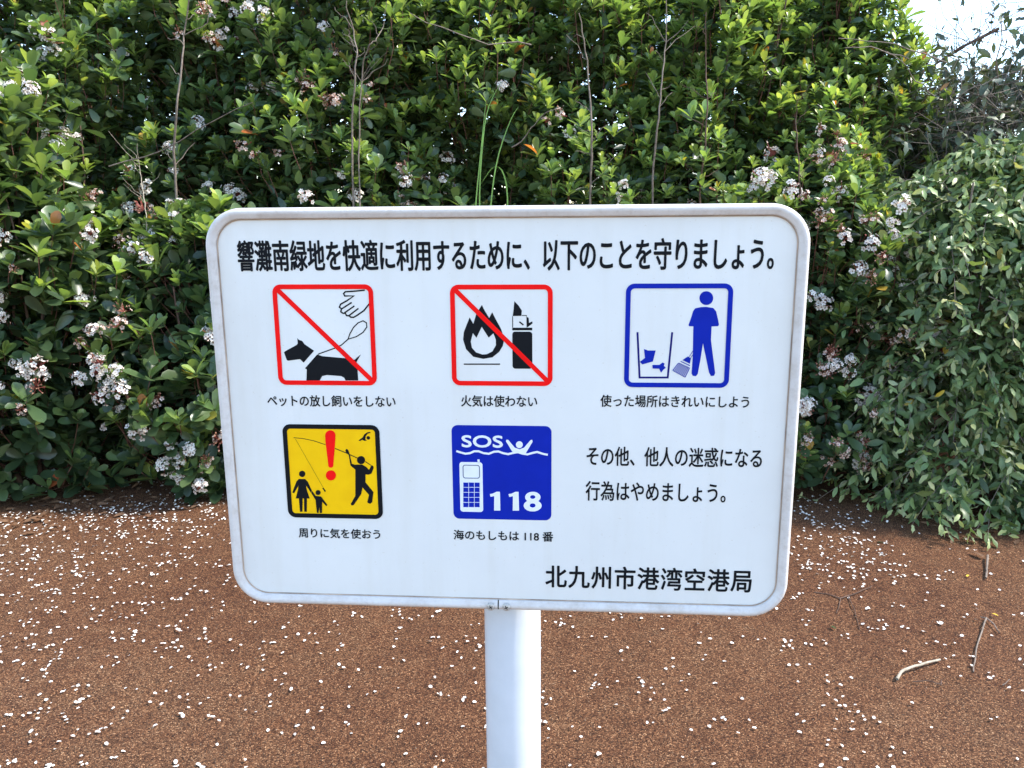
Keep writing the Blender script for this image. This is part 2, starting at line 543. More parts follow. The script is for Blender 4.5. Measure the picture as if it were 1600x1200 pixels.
# 1 no loose pets
c = crop(420, 440, 7.06)
x0, z1, x1, z0 = -0.3516, 0.2070, -0.1943, 0.0498
p = flat('pictogram', sign, K_RED, [ring(x0, z0, x1, z1, 0.0073, 0.013)], L3, 'red bordered square forbidding loose dogs')
flat('dog', p, K_BLACK, [[c([(315, 622), (330, 640), (370, 655), (395, 690), (500, 762), (385, 893), (345, 855), (215, 872), (200, 865), (168, 780), (185, 765), (310, 697), (320, 680)])],
     [c([(535, 803), (590, 822), (850, 845), (945, 862), (1015, 803), (970, 882), (978, 960), (988, 1090), (848, 1090), (832, 1060), (800, 1042), (640, 1030), (590, 1042), (562, 1090), (415, 1090), (420, 968), (400, 955)])]], L1)
flat('leash', p, K_BLACK, [stroke(c([(545, 800), (640, 765), (740, 730), (800, 700), (875, 635)]), 0.0017),
     stroke(c([(875, 635), (895, 575), (935, 505), (985, 455), (1040, 432), (1078, 455), (1082, 500), (1040, 560), (970, 605)]), 0.0017, True)], L1)
flat('hand', p, K_BLACK, [stroke(c([(1060, 94), (960, 104), (845, 112), (826, 132), (838, 158), (938, 158), (860, 212), (792, 250), (780, 283), (803, 300), (795, 333), (822, 350), (845, 350), (858, 374), (888, 378), (905, 392), (935, 394), (965, 378), (1050, 320), (1108, 245)]), 0.0023),
     stroke(c([(915, 230), (805, 300)]), 0.0022), stroke(c([(945, 268), (835, 345)]), 0.0022), stroke(c([(990, 295), (885, 375)]), 0.0022)], L1)
flat('slash', p, K_RED, [stroke([(x0 + 0.0045, z1 - 0.0045), (x1 - 0.0045, z0 + 0.0045)], 0.0074)], L2)
# 2 no fire
c = crop(690, 440, 7.06)
x0, z1, x1, z0 = -0.0765, 0.2062, 0.0787, 0.0510
p = flat('pictogram', sign, K_RED, [ring(x0, z0, x1, z1, 0.0073, 0.013)], L3, 'red bordered square forbidding fire and lighters')
flat('flame', p, K_BLACK, [[c([(445, 258), (470, 310), (525, 402), (558, 338), (600, 420), (655, 520), (683, 600), (686, 660), (675, 710), (635, 775), (560, 835), (460, 852), (350, 828), (270, 745), (238, 640), (245, 560), (275, 480), (310, 395), (350, 467), (385, 350)]),
     c([(443, 498), (385, 620), (345, 568), (322, 660), (335, 730), (380, 780), (450, 804), (500, 800), (560, 770), (600, 700), (598, 640), (572, 570), (520, 618)])]], L1)
flat('ground_line', p, K_BLACK, [stroke(c([(245, 910), (645, 910)]), 0.0020)], L1)
body = rrect(*c([(783, 960)])[0], *c([(1000, 552)])[0], 0.0045)
flat('lighter', p, K_BLACK, [[c([(803, 215), (850, 265), (885, 320), (880, 377), (785, 380), (795, 300)])], [c([(780, 508), (1000, 508), (1000, 537), (780, 537)])], [body],
     [c([(936, 385), (960, 400), (965, 455), (1000, 438), (1004, 460), (965, 490), (938, 508)])],
     stroke(c([(784, 382), (784, 506)]), 0.0012), stroke(c([(885, 373), (935, 373), (935, 384)]), 0.0012), stroke(c([(858, 443), (903, 478)]), 0.0022)], L1)
flat('slash', p, K_RED, [stroke([(x0 + 0.0045, z1 - 0.0045), (x1 - 0.0045, z0 + 0.0045)], 0.0072)], L2)
# 3 keep clean
c = crop(960, 435, 6.667)
x0, z1, x1, z0 = 0.1874, 0.2073, 0.3442, 0.0503
p = flat('pictogram', sign, K_BLUE, [ring(x0, z0, x1, z1, 0.0072, 0.013)], L3, 'blue bordered square showing a person sweeping beside a bin')
flat('sweeping_person', p, K_BLUE, [[c(circle(957, 205, 72))],
     [c([(840, 312), (900, 298), (960, 296), (1030, 308), (1060, 345), (1080, 430), (1089, 480), (1080, 497), (1012, 500), (1006, 640), (1020, 760), (1050, 985), (1038, 1013), (1005, 1016), (985, 980), (922, 675), (895, 850), (868, 995), (850, 1018), (815, 1014), (803, 990), (815, 830), (822, 500), (778, 497), (772, 485), (795, 420), (820, 340)])]], L1)
flat('bin', p, K_NAVY, [stroke(c([(240, 560), (262, 1032), (555, 1032), (602, 560)]), 0.0029)], L1)
flat('rubbish', p, K_BLUE, [[c([(308, 735), (350, 750), (430, 750), (400, 865), (290, 895), (265, 868), (318, 828)])],
     [c([(395, 900), (470, 900), (500, 875), (522, 885), (515, 910), (535, 930), (510, 950), (485, 982), (465, 940), (398, 938)])]], L2)
bl = [stroke(c([(826, 742), (774, 822)]), 0.0008), stroke(c([(836, 765), (792, 832)]), 0.0008), [c([(765, 812), (797, 832), (785, 888), (708, 850)])],
      stroke(c([(690, 862), (785, 908)]), 0.0013)]
for i in range(9):
    t = i / 8
    a = (668 + (782 - 668) * t, 880 + (932 - 880) * t); b = (608 + (735 - 608) * t, 958 + (1028 - 958) * t)
    bl.append(stroke(c([a, b]), 0.00125))
bl.append(stroke(c([(608, 958), (735, 1028)]), 0.0009)); bl.append(stroke(c([(668, 880), (782, 932)]), 0.0009))
flat('broom', p, K_BLUE, bl, L2)
# 4 mind the angler
c = crop(430, 650, 7.06)
x0, z1, x1, z0 = -0.3507, -0.0140, -0.1939, -0.1708
z1 = -0.0165; z0 = -0.1690; x0 = -0.3490; x1 = -0.1950
x0, z1, x1, z0 = -0.3507, -0.0140, -0.1939, -0.1708
p = flat('pictogram', sign, K_YELLOW, [[rrect(x0 + .003, z0 + .003, x1 - .003, z1 - .003, 0.008)]], L1, 'yellow black bordered warning square about casting fishing rods')
flat('border', p, K_BLACK, [ring(x0, z0, x1, z1, 0.0073, 0.013)], L3)
ex = c([(610 + 57 * math.cos(t), 213 + 57 * math.sin(t)) for t in np.linspace(math.pi, 2 * math.pi, 12)]) + c([(664, 280), (642, 552), (630, 567), (602, 567), (589, 552), (556, 280)])
flat('exclamation_mark', p, K_RED, [[ex], [c(circle(616, 653, 56))]], L3)
flat('parent', p, K_BLACK, [[c(circle(299, 637, 35))],
     [c([(262, 693), (332, 693), (360, 722), (405, 818), (398, 848), (342, 765), (347, 800), (382, 908), (352, 908), (350, 1055), (322, 1055), (318, 908), (305, 908), (302, 1055), (275, 1055), (262, 908), (228, 908), (255, 800), (258, 765), (210, 852), (190, 842), (235, 722)])]], L2)
flat('child', p, K_BLACK, [[c(circle(475, 842, 28))],
     [c([(408, 822), (448, 878), (508, 886), (578, 978), (566, 991), (520, 942), (518, 1066), (496, 1068), (490, 1002), (481, 1066), (462, 1066), (448, 925), (402, 850)])]], L3 + .0002)
flat('angler', p, K_BLACK, [[c(circle(948, 485, 45))],
     [c([(775, 375), (790, 360), (806, 372), (826, 430), (847, 525), (880, 535), (960, 533), (1008, 562), (1035, 592), (1058, 550), (1075, 543), (1087, 560), (1085, 582), (1062, 635), (1030, 646), (998, 642), (998, 730), (1085, 838), (1072, 950), (1048, 967), (1022, 958), (1018, 945), (1035, 868), (965, 788), (950, 860), (868, 980), (845, 987), (834, 968), (885, 880), (885, 590), (832, 545), (812, 430), (778, 392)])]], L2)
flat('fishing_rod', p, K_BLACK, [stroke(c([(205, 238), (300, 246), (420, 270), (555, 314)]), 0.0010), stroke(c([(662, 356), (780, 404), (915, 466)]), 0.0013), stroke(c([(995, 500), (1072, 552)]), 0.0012),
     stroke(c([(225, 252), (538, 800)]), 0.00045), stroke(c([(528, 792), (556, 832)]), 0.0024)], L2 + .0001)
flat('swimmer', p, K_BLACK, [[c(circle(1028, 240, 20))], [c([(920, 268), (965, 235), (985, 200), (1015, 178), (1050, 174), (1052, 186), (1020, 195), (1000, 220), (996, 255), (1012, 270), (985, 273), (960, 262), (935, 276)])]], L2)
# 5 emergency number at sea
c = crop(695, 655, 7.27)
x0, z1, x1, z0 = -0.0793, -0.0125, 0.0774, -0.1676
p = flat('pictogram', sign, K_BLUE, [[rrect(x0, z0, x1, z1, 0.010)]], L1, 'solid blue square with SOS, a swimmer, a phone and 118')
flat('wave', p, K_WHITE, [stroke(c([(132, 360), (180, 375), (235, 390), (285, 384), (335, 362), (385, 362), (440, 383), (500, 391), (560, 367), (610, 364), (660, 383), (720, 395), (780, 380), (830, 372), (880, 388), (940, 398), (1000, 380), (1050, 370), (1110, 390), (1170, 402)]), 0.0033)], L3)
flat('drowning_swimmer', p, K_WHITE, [[c(circle(847, 288, 39))], [c([(700, 232), (720, 232), (795, 322), (850, 340), (900, 322), (975, 235), (993, 233), (998, 255), (920, 385), (850, 375), (775, 380), (695, 250)])]], L2)
a, b = c([(178, 1048)])[0], c([(428, 488)])[0]
ph = flat('phone', p, K_WHITE, [[rrect(a[0], a[1], b[0], b[1], 0.0045)], stroke(c([(383, 455), (386, 492)]), 0.0034)], L2)
a, b = c([(206, 670)])[0], c([(398, 518)])[0]
keys = []
for i in range(3):
    for j in range(5):
        q0, q1 = c([(212 + i * 64, 718 + j * 57 + 50)])[0], c([(212 + i * 64 + 56, 718 + j * 57)])[0]
        keys.append([[q0, (q1[0], q0[1]), q1, (q0[0], q1[1])]])
scr = flat('phone_screen_and_keys', p, K_BLUE, keys, L3)
scr.name = 'phone_keys'
flat('phone_screen', p, K_GREY, [ring(a[0], a[1], b[0], b[1], 0.0013, 0.004)], L3)
one = [(512, 848), (548, 842), (588, 822), (626, 822), (632, 1036), (560, 1036), (562, 872), (520, 880)]
flat('number_print', p, K_WHITE, [[c(one)], [c([(x + 212, y + 1) for x, y in one])],
     [c(circle(998, 980, 102, 32, 66)), c(circle(998, 978, 33, 20, 24))[::-1]]], L2)
flat('digit_loop', p, K_WHITE, [[c(circle(1000, 884, 88, 32, 62)), c(circle(999, 882, 30, 20, 21))[::-1]]], L2 + .0001)

# ---- lettering
def lettering(text, parent, mat, x0, z0, x1, z1, bold, lift=L1, spacing=1.0, name='lettering', label=None):
    cu = bpy.data.curves.new('lettering', 'FONT')
    cu.body = text
    cu.resolution_u = 4
    cu.space_character = spacing
    to = bpy.data.objects.new('lettering_source', cu)
    C.objects.link(to)
    dg = bpy.context.evaluated_depsgraph_get()
    me = bpy.data.meshes.new_from_object(to.evaluated_get(dg))
    bpy.data.objects.remove(to)
    n = len(me.vertices)
    co = np.empty(n * 3, dtype=np.float32)
    me.vertices.foreach_get('co', co)
    co = co.reshape(-1, 3)
    me.calc_loop_triangles()
    tr = np.empty(len(me.loop_triangles) * 3, dtype=np.int32)
    me.loop_triangles.foreach_get('vertices', tr)
    tr = tr.reshape(-1, 3)
    lo, hi = co.min(0), co.max(0)
    X = x0 + bold + (co[:, 0] - lo[0]) / (hi[0] - lo[0]) * (x1 - x0 - 2 * bold)
    Z = z0 + bold + (co[:, 1] - lo[1]) / (hi[1] - lo[1]) * (z1 - z0 - 2 * bold)
    VV, FF = [], []
    offs = [(0, 0)] + ([(math.cos(t) * bold, math.sin(t) * bold) for t in np.arange(8) * math.pi / 4] if bold else [])
    for i, (dx, dz) in enumerate(offs):
        VV.append(np.stack([X + dx - S0.x, np.full(n, -lift - 0.00004 * i - S0.y), Z + dz + ZC], -1))
        FF.append(tr + i * n)
    m = npmesh('lettering', np.concatenate(VV), np.concatenate(FF))
    bpy.data.meshes.remove(me)
    o = link(name, m, parent, mat)
    if label: o['label'] = label
    return o
lettering('響灘南緑地を快適に利用するために、以下のことを守りましょう。', sign, K_BLACK, -0.4025, 0.2265, 0.4005, 0.2740, 0.00085, label='bold heading line in black Japanese characters')
lettering('ペットの放し飼いをしない', sign, K_BLACK, -0.3722, 0.0150, -0.1664, 0.0335, 0.00030)
lettering('火気は使わない', sign, K_BLACK, -0.0632, 0.0172, 0.0553, 0.0357, 0.00030)
lettering('使った場所はきれいにしよう', sign, K_BLACK, 0.1520, 0.0190, 0.3760, 0.0380, 0.00030)
lettering('周りに気を使おう', sign, K_BLACK, -0.3355, -0.2058, -0.2000, -0.1888, 0.00030)
lettering('海のもしもは 118 番', sign, K_BLACK, -0.0800, -0.2035, 0.0805, -0.1865, 0.00030)
lettering('その他、他人の迷惑になる', sign, K_BLACK, 0.1320, -0.0755, 0.4000, -0.0440, 0.00042)
lettering('行為はやめましょう。', sign, K_BLACK, 0.1310, -0.1330, 0.3480, -0.1005, 0.00042)
lettering('北九州市港湾空港局', sign, K_BLACK, 0.0680, -0.2825, 0.3950, -0.2430, 0.00070, spacing=1.08)
a, b = c([(192, 318)])[0], c([(660, 184)])[0]
lettering('SOS', p, K_WHITE, a[0], a[1], b[0], b[1], 0.0007, L2, name='lettering')

# ------------------------------------------------------------------ plants: leaf templates
def leaf_template(kind, seed):
    r = np.random.default_rng(seed)
    if kind == 'broad':      # obovate, thick, shallow fold
        ts = np.array([0.0, 0.22, 0.5, 0.78, 0.95, 1.0]); ws = np.array([0.02, 0.12, 0.205, 0.235, 0.12, 0.0])
        fold, curl, wav = 0.30, 0.05 + 0.22 * r.random(), 0.0
    elif kind == 'grey':     # elliptic with a wavy edge
        ts = np.array([0.0, 0.15, 0.4, 0.65, 0.88, 1.0]); ws = np.array([0.02, 0.12, 0.20, 0.19, 0.09, 0.0])
        fold, curl, wav = 0.30, 0.25 + 0.3 * r.random(), 0.045
    else:                    # small narrow
        ts = np.array([0.0, 0.3, 0.65, 1.0]); ws = np.array([0.02, 0.17, 0.17, 0.0])
        fold, curl, wav = 0.25, 0.2 * r.random(), 0.02
    ws = ws * (0.85 + 0.25 * r.random())
    V = []
    for i, (t, w) in enumerate(zip(ts, ws)):
        zc = -curl * t * t
        wv = wav * (1 if i % 2 else -1)
        V += [(-w, t, zc + w * fold + wv), (0, t, zc), (w, t, zc + w * fold - wv)]
    V = np.array(V)
    F = []
    for i in range(len(ts) - 1):
        a = i * 3
        F += [(a, a + 1, a + 4, a + 3), (a + 1, a + 2, a + 5, a + 4)]
    return V, np.array(F)
TEMPL = {k: [leaf_template(k, s) for s in (1, 2, 3)] for k in ('broad', 'grey', 'small')}
TINTS = (0.05, 0.22, 0.4, 0.58, 0.76, 0.97)
SHARED = {}
def shared_leaf(kind, v, tint, mat):
    ti = int(np.argmin([abs(tint - t) for t in TINTS]))
    key = (kind, v, ti, mat.name)
    if key not in SHARED:
        V, F = TEMPL[kind][v]
        m = npmesh('leaf', V, F, True, {'tint': np.full(len(F), TINTS[ti])})
        m.materials.append(mat)
        SHARED[key] = m
    return SHARED[key]

def unit(a):
    return a / np.maximum(np.linalg.norm(a, axis=-1, keepdims=True), 1e-9)

class Leaves:
    def __init__(s): s.p, s.d, s.n, s.l, s.t, s.x = [], [], [], [], [], []
    def add(s, p, d, n, l, t, exposed):
        s.p.append(p); s.d.append(d); s.n.append(n); s.l.append(l); s.t.append(t); s.x.append(exposed)
    def pack(s):
        P, D, Nn, L, T, X = (np.concatenate(a) for a in (s.p, s.d, s.n, s.l, s.t, s.x))
        ok = P[:, 2] > 0.02
        P, D, Nn, L, T, X = P[ok], D[ok], Nn[ok], L[ok], T[ok], X[ok]
        Yv = unit(D)
        Zv = unit(Nn - (Nn * Yv).sum(1, keepdims=True) * Yv)
        Xv = np.cross(Yv, Zv)
        tip = P[:, 2] + Yv[:, 2] * L
        low = tip < 0.008
        Yv[low, 2] = np.maximum(Yv[low, 2], -(P[low, 2] - 0.01) / L[low])
        return P, Xv, Yv, Zv, L, T, X

def project(P):
    d = P - np.array(CAM)
    z = d @ np.array(FWD)
    return 800 + 1250 * (d @ np.array(RIGHT)) / z, 600 - 1250 * (d @ np.array(UP)) / z, z

def build_leaves(root, leaves, kind, mat, limit=290, foliage_name='foliage'):
    P, Xv, Yv, Zv, L, T, X = leaves.pack()
    base = np.array(root.location)
    n = len(P)
    var = rng.integers(0, 3, n)
    px, py, z = project(P)
    seen = (px > -10) & (px < 1610) & (py > -10) & (py < 1100) & ~((px > 335) & (px < 1250) & (py > 335) & (py < 945))
    score = L / z * (1 + X) * np.where(seen, 1, 0.01) * np.abs((Zv * unit(P - np.array(CAM))).sum(1)).clip(0.25)
    pick = np.zeros(n, bool)
    if limit and seen.any():
        pick[np.argsort(-score)[:min(limit, int(seen.sum()))]] = True
    for i in np.nonzero(pick)[0]:
        o = bpy.data.objects.new('leaf', shared_leaf(kind, int(var[i]), float(T[i]), mat))
        l = L[i]
        q = P[i] - base
        o.matrix_basis = Matrix(((Xv[i, 0] * l, Yv[i, 0] * l, Zv[i, 0] * l, q[0]), (Xv[i, 1] * l, Yv[i, 1] * l, Zv[i, 1] * l, q[1]),
                                 (Xv[i, 2] * l, Yv[i, 2] * l, Zv[i, 2] * l, q[2]), (0, 0, 0, 1)))
        o.parent = root
        C.objects.link(o)
    VV, FF, TT, off = [], [], [], 0
    for v in range(3):
        idx = np.nonzero(~pick & (var == v))[0]
        if len(idx) == 0: continue
        V, F = TEMPL[kind][v]
        k = len(V)
        W = (P[idx] - base)[:, None, :] + L[idx][:, None, None] * (V[None, :, 0:1] * Xv[idx][:, None, :] + V[None, :, 1:2] * Yv[idx][:, None, :] + V[None, :, 2:3] * Zv[idx][:, None, :])
        VV.append(W.reshape(-1, 3))
        FF.append((F[None] + (off + np.arange(len(idx)) * k)[:, None, None]).reshape(-1, 4))
        TT.append(np.repeat(T[idx], len(F)))
        off += len(idx) * k
    m = npmesh('foliage', np.concatenate(VV), np.concatenate(FF), True, {'tint': np.concatenate(TT)})
    f = link(foliage_name, m, root, mat)
    f['kind'] = 'stuff'
    return f

def tubes(paths, sides=5):
    """paths: list of (points (k,3), r0, r1)"""
    VV, FF, off = [], [], 0
    ang = np.arange(sides) * 2 * math.pi / sides
    for pts, r0, r1 in paths:
        pts = np.asarray(pts, float)
        k = len(pts)
        t = unit(np.gradient(pts, axis=0))
        ref = np.array([0.31, 0.87, 0.2]) if abs(t[0, 2]) > 0.7 else np.array([0, 0, 1.0])
        a = unit(np.cross(t, ref)); b = np.cross(t, a)
        r = np.linspace(r0, r1, k)[:, None, None]
        ringv = pts[:, None, :] + r * (np.cos(ang)[None, :, None] * a[:, None, :] + np.sin(ang)[None, :, None] * b[:, None, :])
        VV.append(ringv.reshape(-1, 3))
        i = np.arange(k - 1)[:, None] * sides; j = np.arange(sides)[None, :]; j2 = (j + 1) % sides
        FF.append(np.stack([i + j, i + j2, i + sides + j2, i + sides + j], -1).reshape(-1, 4) + off)
        off += k * sides
    return np.concatenate(VV), np.concatenate(FF)

def wander(p, q, k, amp, r=rng):
    p, q = np.asarray(p, float), np.asarray(q, float)
    t = np.linspace(0, 1, k)[:, None]
    w = np.cumsum(r.standard_normal((k, 3)), 0)
    w -= w[0] + t * (w[-1] - w[0])
    return p + (q - p) * t + amp * w / math.sqrt(k) * 1.6

# ---- flower clusters
def flower_cluster(seed, faded):
    r = np.random.default_rng(seed)
    V, F, T, MI = [], [], [], []
    def quad(a, b, c_, d, t, mi):
        i = len(V); V.extend([a, b, c_, d]); F.append((i, i + 1, i + 2, i + 3)); T.append(t); MI.append(mi)
    nf = r.integers(17, 27)
    for k in range(nf):
        u, ph = (k + .5) / nf, k * 2.39996 + r.random() * .5
        rad = 0.032 * math.sqrt(u) * (0.8 + .4 * r.random())
        ctr = np.array([rad * math.cos(ph), rad * math.sin(ph), 0.034 - 0.75 * rad + 0.010 * r.standard_normal()])
        # pedicel
        s = ctr * np.array([.25, .25, .2]); w = np.array([0.0009, 0.0009, 0])
        quad(s - w, s + w, ctr + w, ctr - w, 0.9, 1)
        ax = unit(ctr * np.array([1.2, 1.2, .6]) + r.standard_normal(3) * .006 + np.array([0, 0, .012]))
        e1 = unit(np.cross(ax, [0.3, 0.9, 0.1])); e2 = np.cross(ax, e1)
        state = r.random()
        if state < (0.25 if not faded else 0.62):      # bud or spent calyx
            q = 0.0035 + .001 * r.random()
            for a in range(3):
                a0, a1 = a * 2.094, (a + 1) * 2.094
                quad(ctr + q * (e1 * math.cos(a0) + e2 * math.sin(a0)), ctr + q * (e1 * math.cos(a1) + e2 * math.sin(a1)), ctr + ax * .0085, ctr + ax * .0085 + e1 * .0008,
                     0.55 if not faded else 0.85, 0 if state > .1 else 1)
            continue
        R = (0.0100 + .002 * r.random()) * (0.85 if faded else 1)
        cup = 0.10 + .35 * r.random()
        for a in range(5):
            an = a * 1.2566 + r.random() * .25
            d = e1 * math.cos(an) + e2 * math.sin(an); sd = -e1 * math.sin(an) + e2 * math.cos(an)
            b0 = ctr + d * R * .12
            mid = ctr + d * R * .62 + ax * R * cup * .45
            tip = ctr + d * R + ax * R * cup * (.7 + .3 * r.random())
            t = (0.0 if r.random() < .7 else .25) if not faded else r.choice([0.3, 0.55, 0.7])
            i = len(V)
            V.extend([b0, mid + sd * R * .42, tip + sd * R * .18, tip - sd * R * .18, mid - sd * R * .42])
            F.append((i, i + 1, i + 2, i + 3, i + 4)); T.append(t); MI.append(0)
        # dark red eye
        q = R * .17
        quad(ctr + ax * R * .16 + e1 * q, ctr + ax * R * .16 + e2 * q, ctr + ax * R * .16 - e1 * q, ctr + ax * R * .16 - e2 * q, 1, 1)
    m = pymesh('flower_cluster', V, F)
    a = m.attributes.new('tint', 'FLOAT', 'FACE')
    a.data.foreach_set('value', np.array(T, dtype=np.float32))
    m.materials.append(M_FLOWER); m.materials.append(M_CALYX)
    m.polygons.foreach_set('material_index', MI)
    return m
CLUSTERS = [flower_cluster(100 + i, False) for i in range(7)]
FADED = [flower_cluster(200 + i, True) for i in range(4)]

def place_cluster(root, p, axis, size, faded):
    o = bpy.data.objects.new('flower_cluster', (FADED if faded else CLUSTERS)[rng.integers(0, 4 if faded else 7)])
    q = Vector(axis).to_track_quat('Z', 'Y') @ Matrix.Rotation(rng.random() * 6.28, 3, 'Z').to_quaternion()
    o.matrix_basis = Matrix.LocRotScale(Vector(p) - root.location, q, Vector((size, size, size)))
    o.parent = root
    C.objects.link(o)

# ---- shrub built of whorled shoots
def profile(u, foot, e=3.2):
    return np.minimum(1.0, foot + 1.5 * u) * np.sqrt(np.clip(1 - u ** e, 0, 1))

def shrub(label, cx, cy, rx, ry, h, n_whorl, flower=0.1, faded=0.4, young=0.3, leaf_len=(0.045, 0.07), group='flowering evergreen shrubs of the hedge',
          foot=0.72, limit=290, tops=None, seed=0, interior=0.45, stems=7, inst=True, lump=0.14, zmin=0.03, dome=3.2, fill=3, pale=0.0, hole=-.42):
    r = np.random.default_rng(seed + 900)
    root = empty('flowering_shrub', (cx, cy, 0), label, 'shrub', group)
    n = n_whorl
    # front facing directions get most of the shoots
    th = np.where(r.random(n) < 0.78, -math.pi / 2 + r.normal(0, 0.95, n), r.random(n) * 2 * math.pi)
    u = r.random(n) ** 0.9 * (1 - zmin / h) + zmin / h
    k1, k2, k3 = r.random(3) * 6
    lum = 1 + lump * (np.sin(3 * th + k1 + 4 * u) + 0.8 * np.sin(7 * u * h / 1.3 + k2 + 2 * th) + 0.5 * np.sin(9 * th + k3 - 6 * u))
    f = 1 - interior * r.random(n) ** 1.7
    pr = profile(u, foot, dome) * lum * f
    P = np.stack([cx + rx * pr * np.cos(th), cy + ry * pr * np.sin(th), h * u], -1)
    P[:, 2] *= 1 + 0.03 * np.sin(5 * th + k1)
    out = np.stack([np.cos(th), np.sin(th), 0 * th], -1)
    A = unit(out * (0.75 - 0.55 * u[:, None]) + np.array([0, 0, 1.0]) * (0.62 + 0.75 * u[:, None]) + r.normal(0, 0.26, (n, 3)))
    # hollows: shoots are missing where this field is low
    q = np.sin(P[:, 0] * 6.1 + k1) * np.sin(P[:, 2] * 5.3 + k2 + P[:, 0]) + 0.6 * np.sin(P[:, 0] * 13 + P[:, 2] * 9 + k3) * np.sin(P[:, 2] * 12 - k1)
    hollow = (q < hole) & (f > 0.78)
    P[hollow] -= out[hollow] * np.array([1, 1, 0]) * 0.22
    f = np.where(hollow, 0.7, f)
    # young shoots: lighter, longer, more upright, mostly near the top and outside
    yg = (r.random(n) < young * (0.35 + 0.9 * u)) & (f > 0.72)
    A[yg] = unit(A[yg] + np.array([0, 0, 0.7]))
    L = Leaves()
    lo, hi = leaf_len
    e1 = unit(np.cross(A, np.array([0.2, 0.1, 0.97]) + r.normal(0, .2, (n, 3)))); e2 = np.cross(A, e1)
    cnt = r.integers(6, 10, n)
    size = r.uniform(0.6, 1.28, n)
    for j in range(9):
        m = cnt > j
        if not m.any(): continue
        k = int(m.sum())
        ph = j * 2.39996 + r.normal(0, .25, k)
        fr = j / 8
        alpha = np.radians(16 + 54 * (1 - fr) ** 1.3 + r.normal(0, 10, k))             # inner leaves stand up, outer spread
        rad = np.cos(ph)[:, None] * e1[m] + np.sin(ph)[:, None] * e2[m]
        d = A[m] * np.cos(alpha)[:, None] + rad * np.sin(alpha)[:, None]
        nn = A[m] * np.sin(alpha)[:, None] - rad * np.cos(alpha)[:, None]
        ln = (lo + (hi - lo) * r.random(k)) * size[m] * (1.0 - 0.38 * fr)
        pos = P[m] + A[m] * (0.034 * fr)[..., None] if False else P[m] + A[m] * 0.034 * fr
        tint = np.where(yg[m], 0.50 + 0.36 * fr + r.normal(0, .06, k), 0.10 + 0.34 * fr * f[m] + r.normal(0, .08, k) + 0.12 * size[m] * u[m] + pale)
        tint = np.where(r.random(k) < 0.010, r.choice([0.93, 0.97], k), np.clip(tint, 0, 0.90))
        L.add(pos, d, nn + r.normal(0, .12, (k, 3)), ln, tint, (f[m] - 0.6) * 2)
    # old leaves down the shoots fill the inside
    for j in range(fill):
        back = P - A * (0.045 + 0.045 * j + 0.03 * r.random((n, 1)))
        d = unit(r.normal(0, 1, (n, 3)) * [1, 1, .5] + out * .5)
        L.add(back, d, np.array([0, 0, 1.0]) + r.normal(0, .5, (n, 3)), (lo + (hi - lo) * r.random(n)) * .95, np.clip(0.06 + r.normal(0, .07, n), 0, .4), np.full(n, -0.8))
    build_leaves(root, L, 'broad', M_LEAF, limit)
    # shoot wood
    sel = np.nonzero(f > 0.62)[0]
    sel = sel[r.permutation(len(sel))[: min(len(sel), 420)]]
    paths = []
    for i in sel:
        ln = 0.12 + 0.22 * r.random()
        q = P[i] - A[i] * ln * .6 - out[i] * ln * .35 - np.array([0, 0, ln * .35])
        q[2] = max(q[2], 0.01)
        mid = P[i] - A[i] * ln * .45
        mid[2] = max(mid[2], 0.02)
        paths.append((np.stack([q, mid, P[i] + A[i] * .03]), 0.0032, 0.0018))
    V, F = tubes(paths, 4)
    V = V - np.array(root.location)
    link('twigs', npmesh('twigs', V, F, True), root, M_BARK_RED)['kind'] = 'stuff'
    # main stems
    for s_ in range(stems):
        a = r.random() * 6.28
        e = np.array([cx + rx * .62 * math.cos(a), cy + ry * .62 * math.sin(a), h * r.uniform(.6, .9)])
        b = np.array([cx + .10 * math.cos(a), cy + .10 * math.sin(a), -0.02])
        pts = wander(b, e, 9, .05, r)
        V, F = tubes([(pts, 0.013, 0.004)], 6)
        link('stem', npmesh('stem', V - np.array(root.location), F, True), root, M_BARK)
    # blossom
    if flower:
        px, py, z = project(P)
        cand = np.nonzero((f > 0.86) & ~yg & (out[:, 1] < 0.45) & (P[:, 2] > 0.12))[0]
        cand = cand[r.random(len(cand)) < flower]
        for i in cand[:100]:
            fd = r.random() < faded
            for _ in range(r.integers(1, 4)):
                place_cluster(root, P[i] + A[i] * 0.06 + r.normal(0, .045, 3) * [1, .4, 1.3], unit(A[i] + out[i] * .5), r.uniform(.65, 1.4), fd)
    return root

# front row (foot of the hedge)
G1 = 'low flowering shrubs along the foot of the hedge'
shrub('low blossoming evergreen shrub furthest from the grey-green bush, big glossy leaves reaching the ground', -2.78, 2.78, .66, .62, 2.12, 640, .50, .3, .55, (.095, .145), G1, seed=1)
shrub('low evergreen shrub with white blossom beside the upper corner of the sign board', -1.78, 2.98, .64, .55, 1.42, 500, .42, .35, .45, (.09, .135), G1, seed=2)
shrub('low evergreen shrub whose leaves hang over the petals beside the board edge', -1.12, 3.15, .56, .55, 1.3, 380, .4, .4, .4, (.085, .128), G1, seed=3)
shrub('low evergreen shrub hidden behind the pet pictogram side of the sign board', -.35, 3.30, .60, .55, 1.3, 260, .10, .35, .25, (.07, .10), G1, seed=4, limit=0)
shrub('low evergreen shrub directly behind the sign post and the board', .50, 3.40, .60, .55, 1.32, 260, .10, .35, .25, (.07, .10), G1, seed=5, limit=0)
shrub('low evergreen shrub with blossom clusters between the sign board and the grey-green bush', 1.38, 3.16, .60, .54, 1.66, 620, .55, .4, .35, (.068, .10), G1, seed=6)
shrub('low evergreen shrub outside the hedge end, partly cut by the picture edge', -3.55, 3.0, .6, .6, 1.5, 260, .10, .35, .25, (.08, .11), G1, seed=7, limit=0)
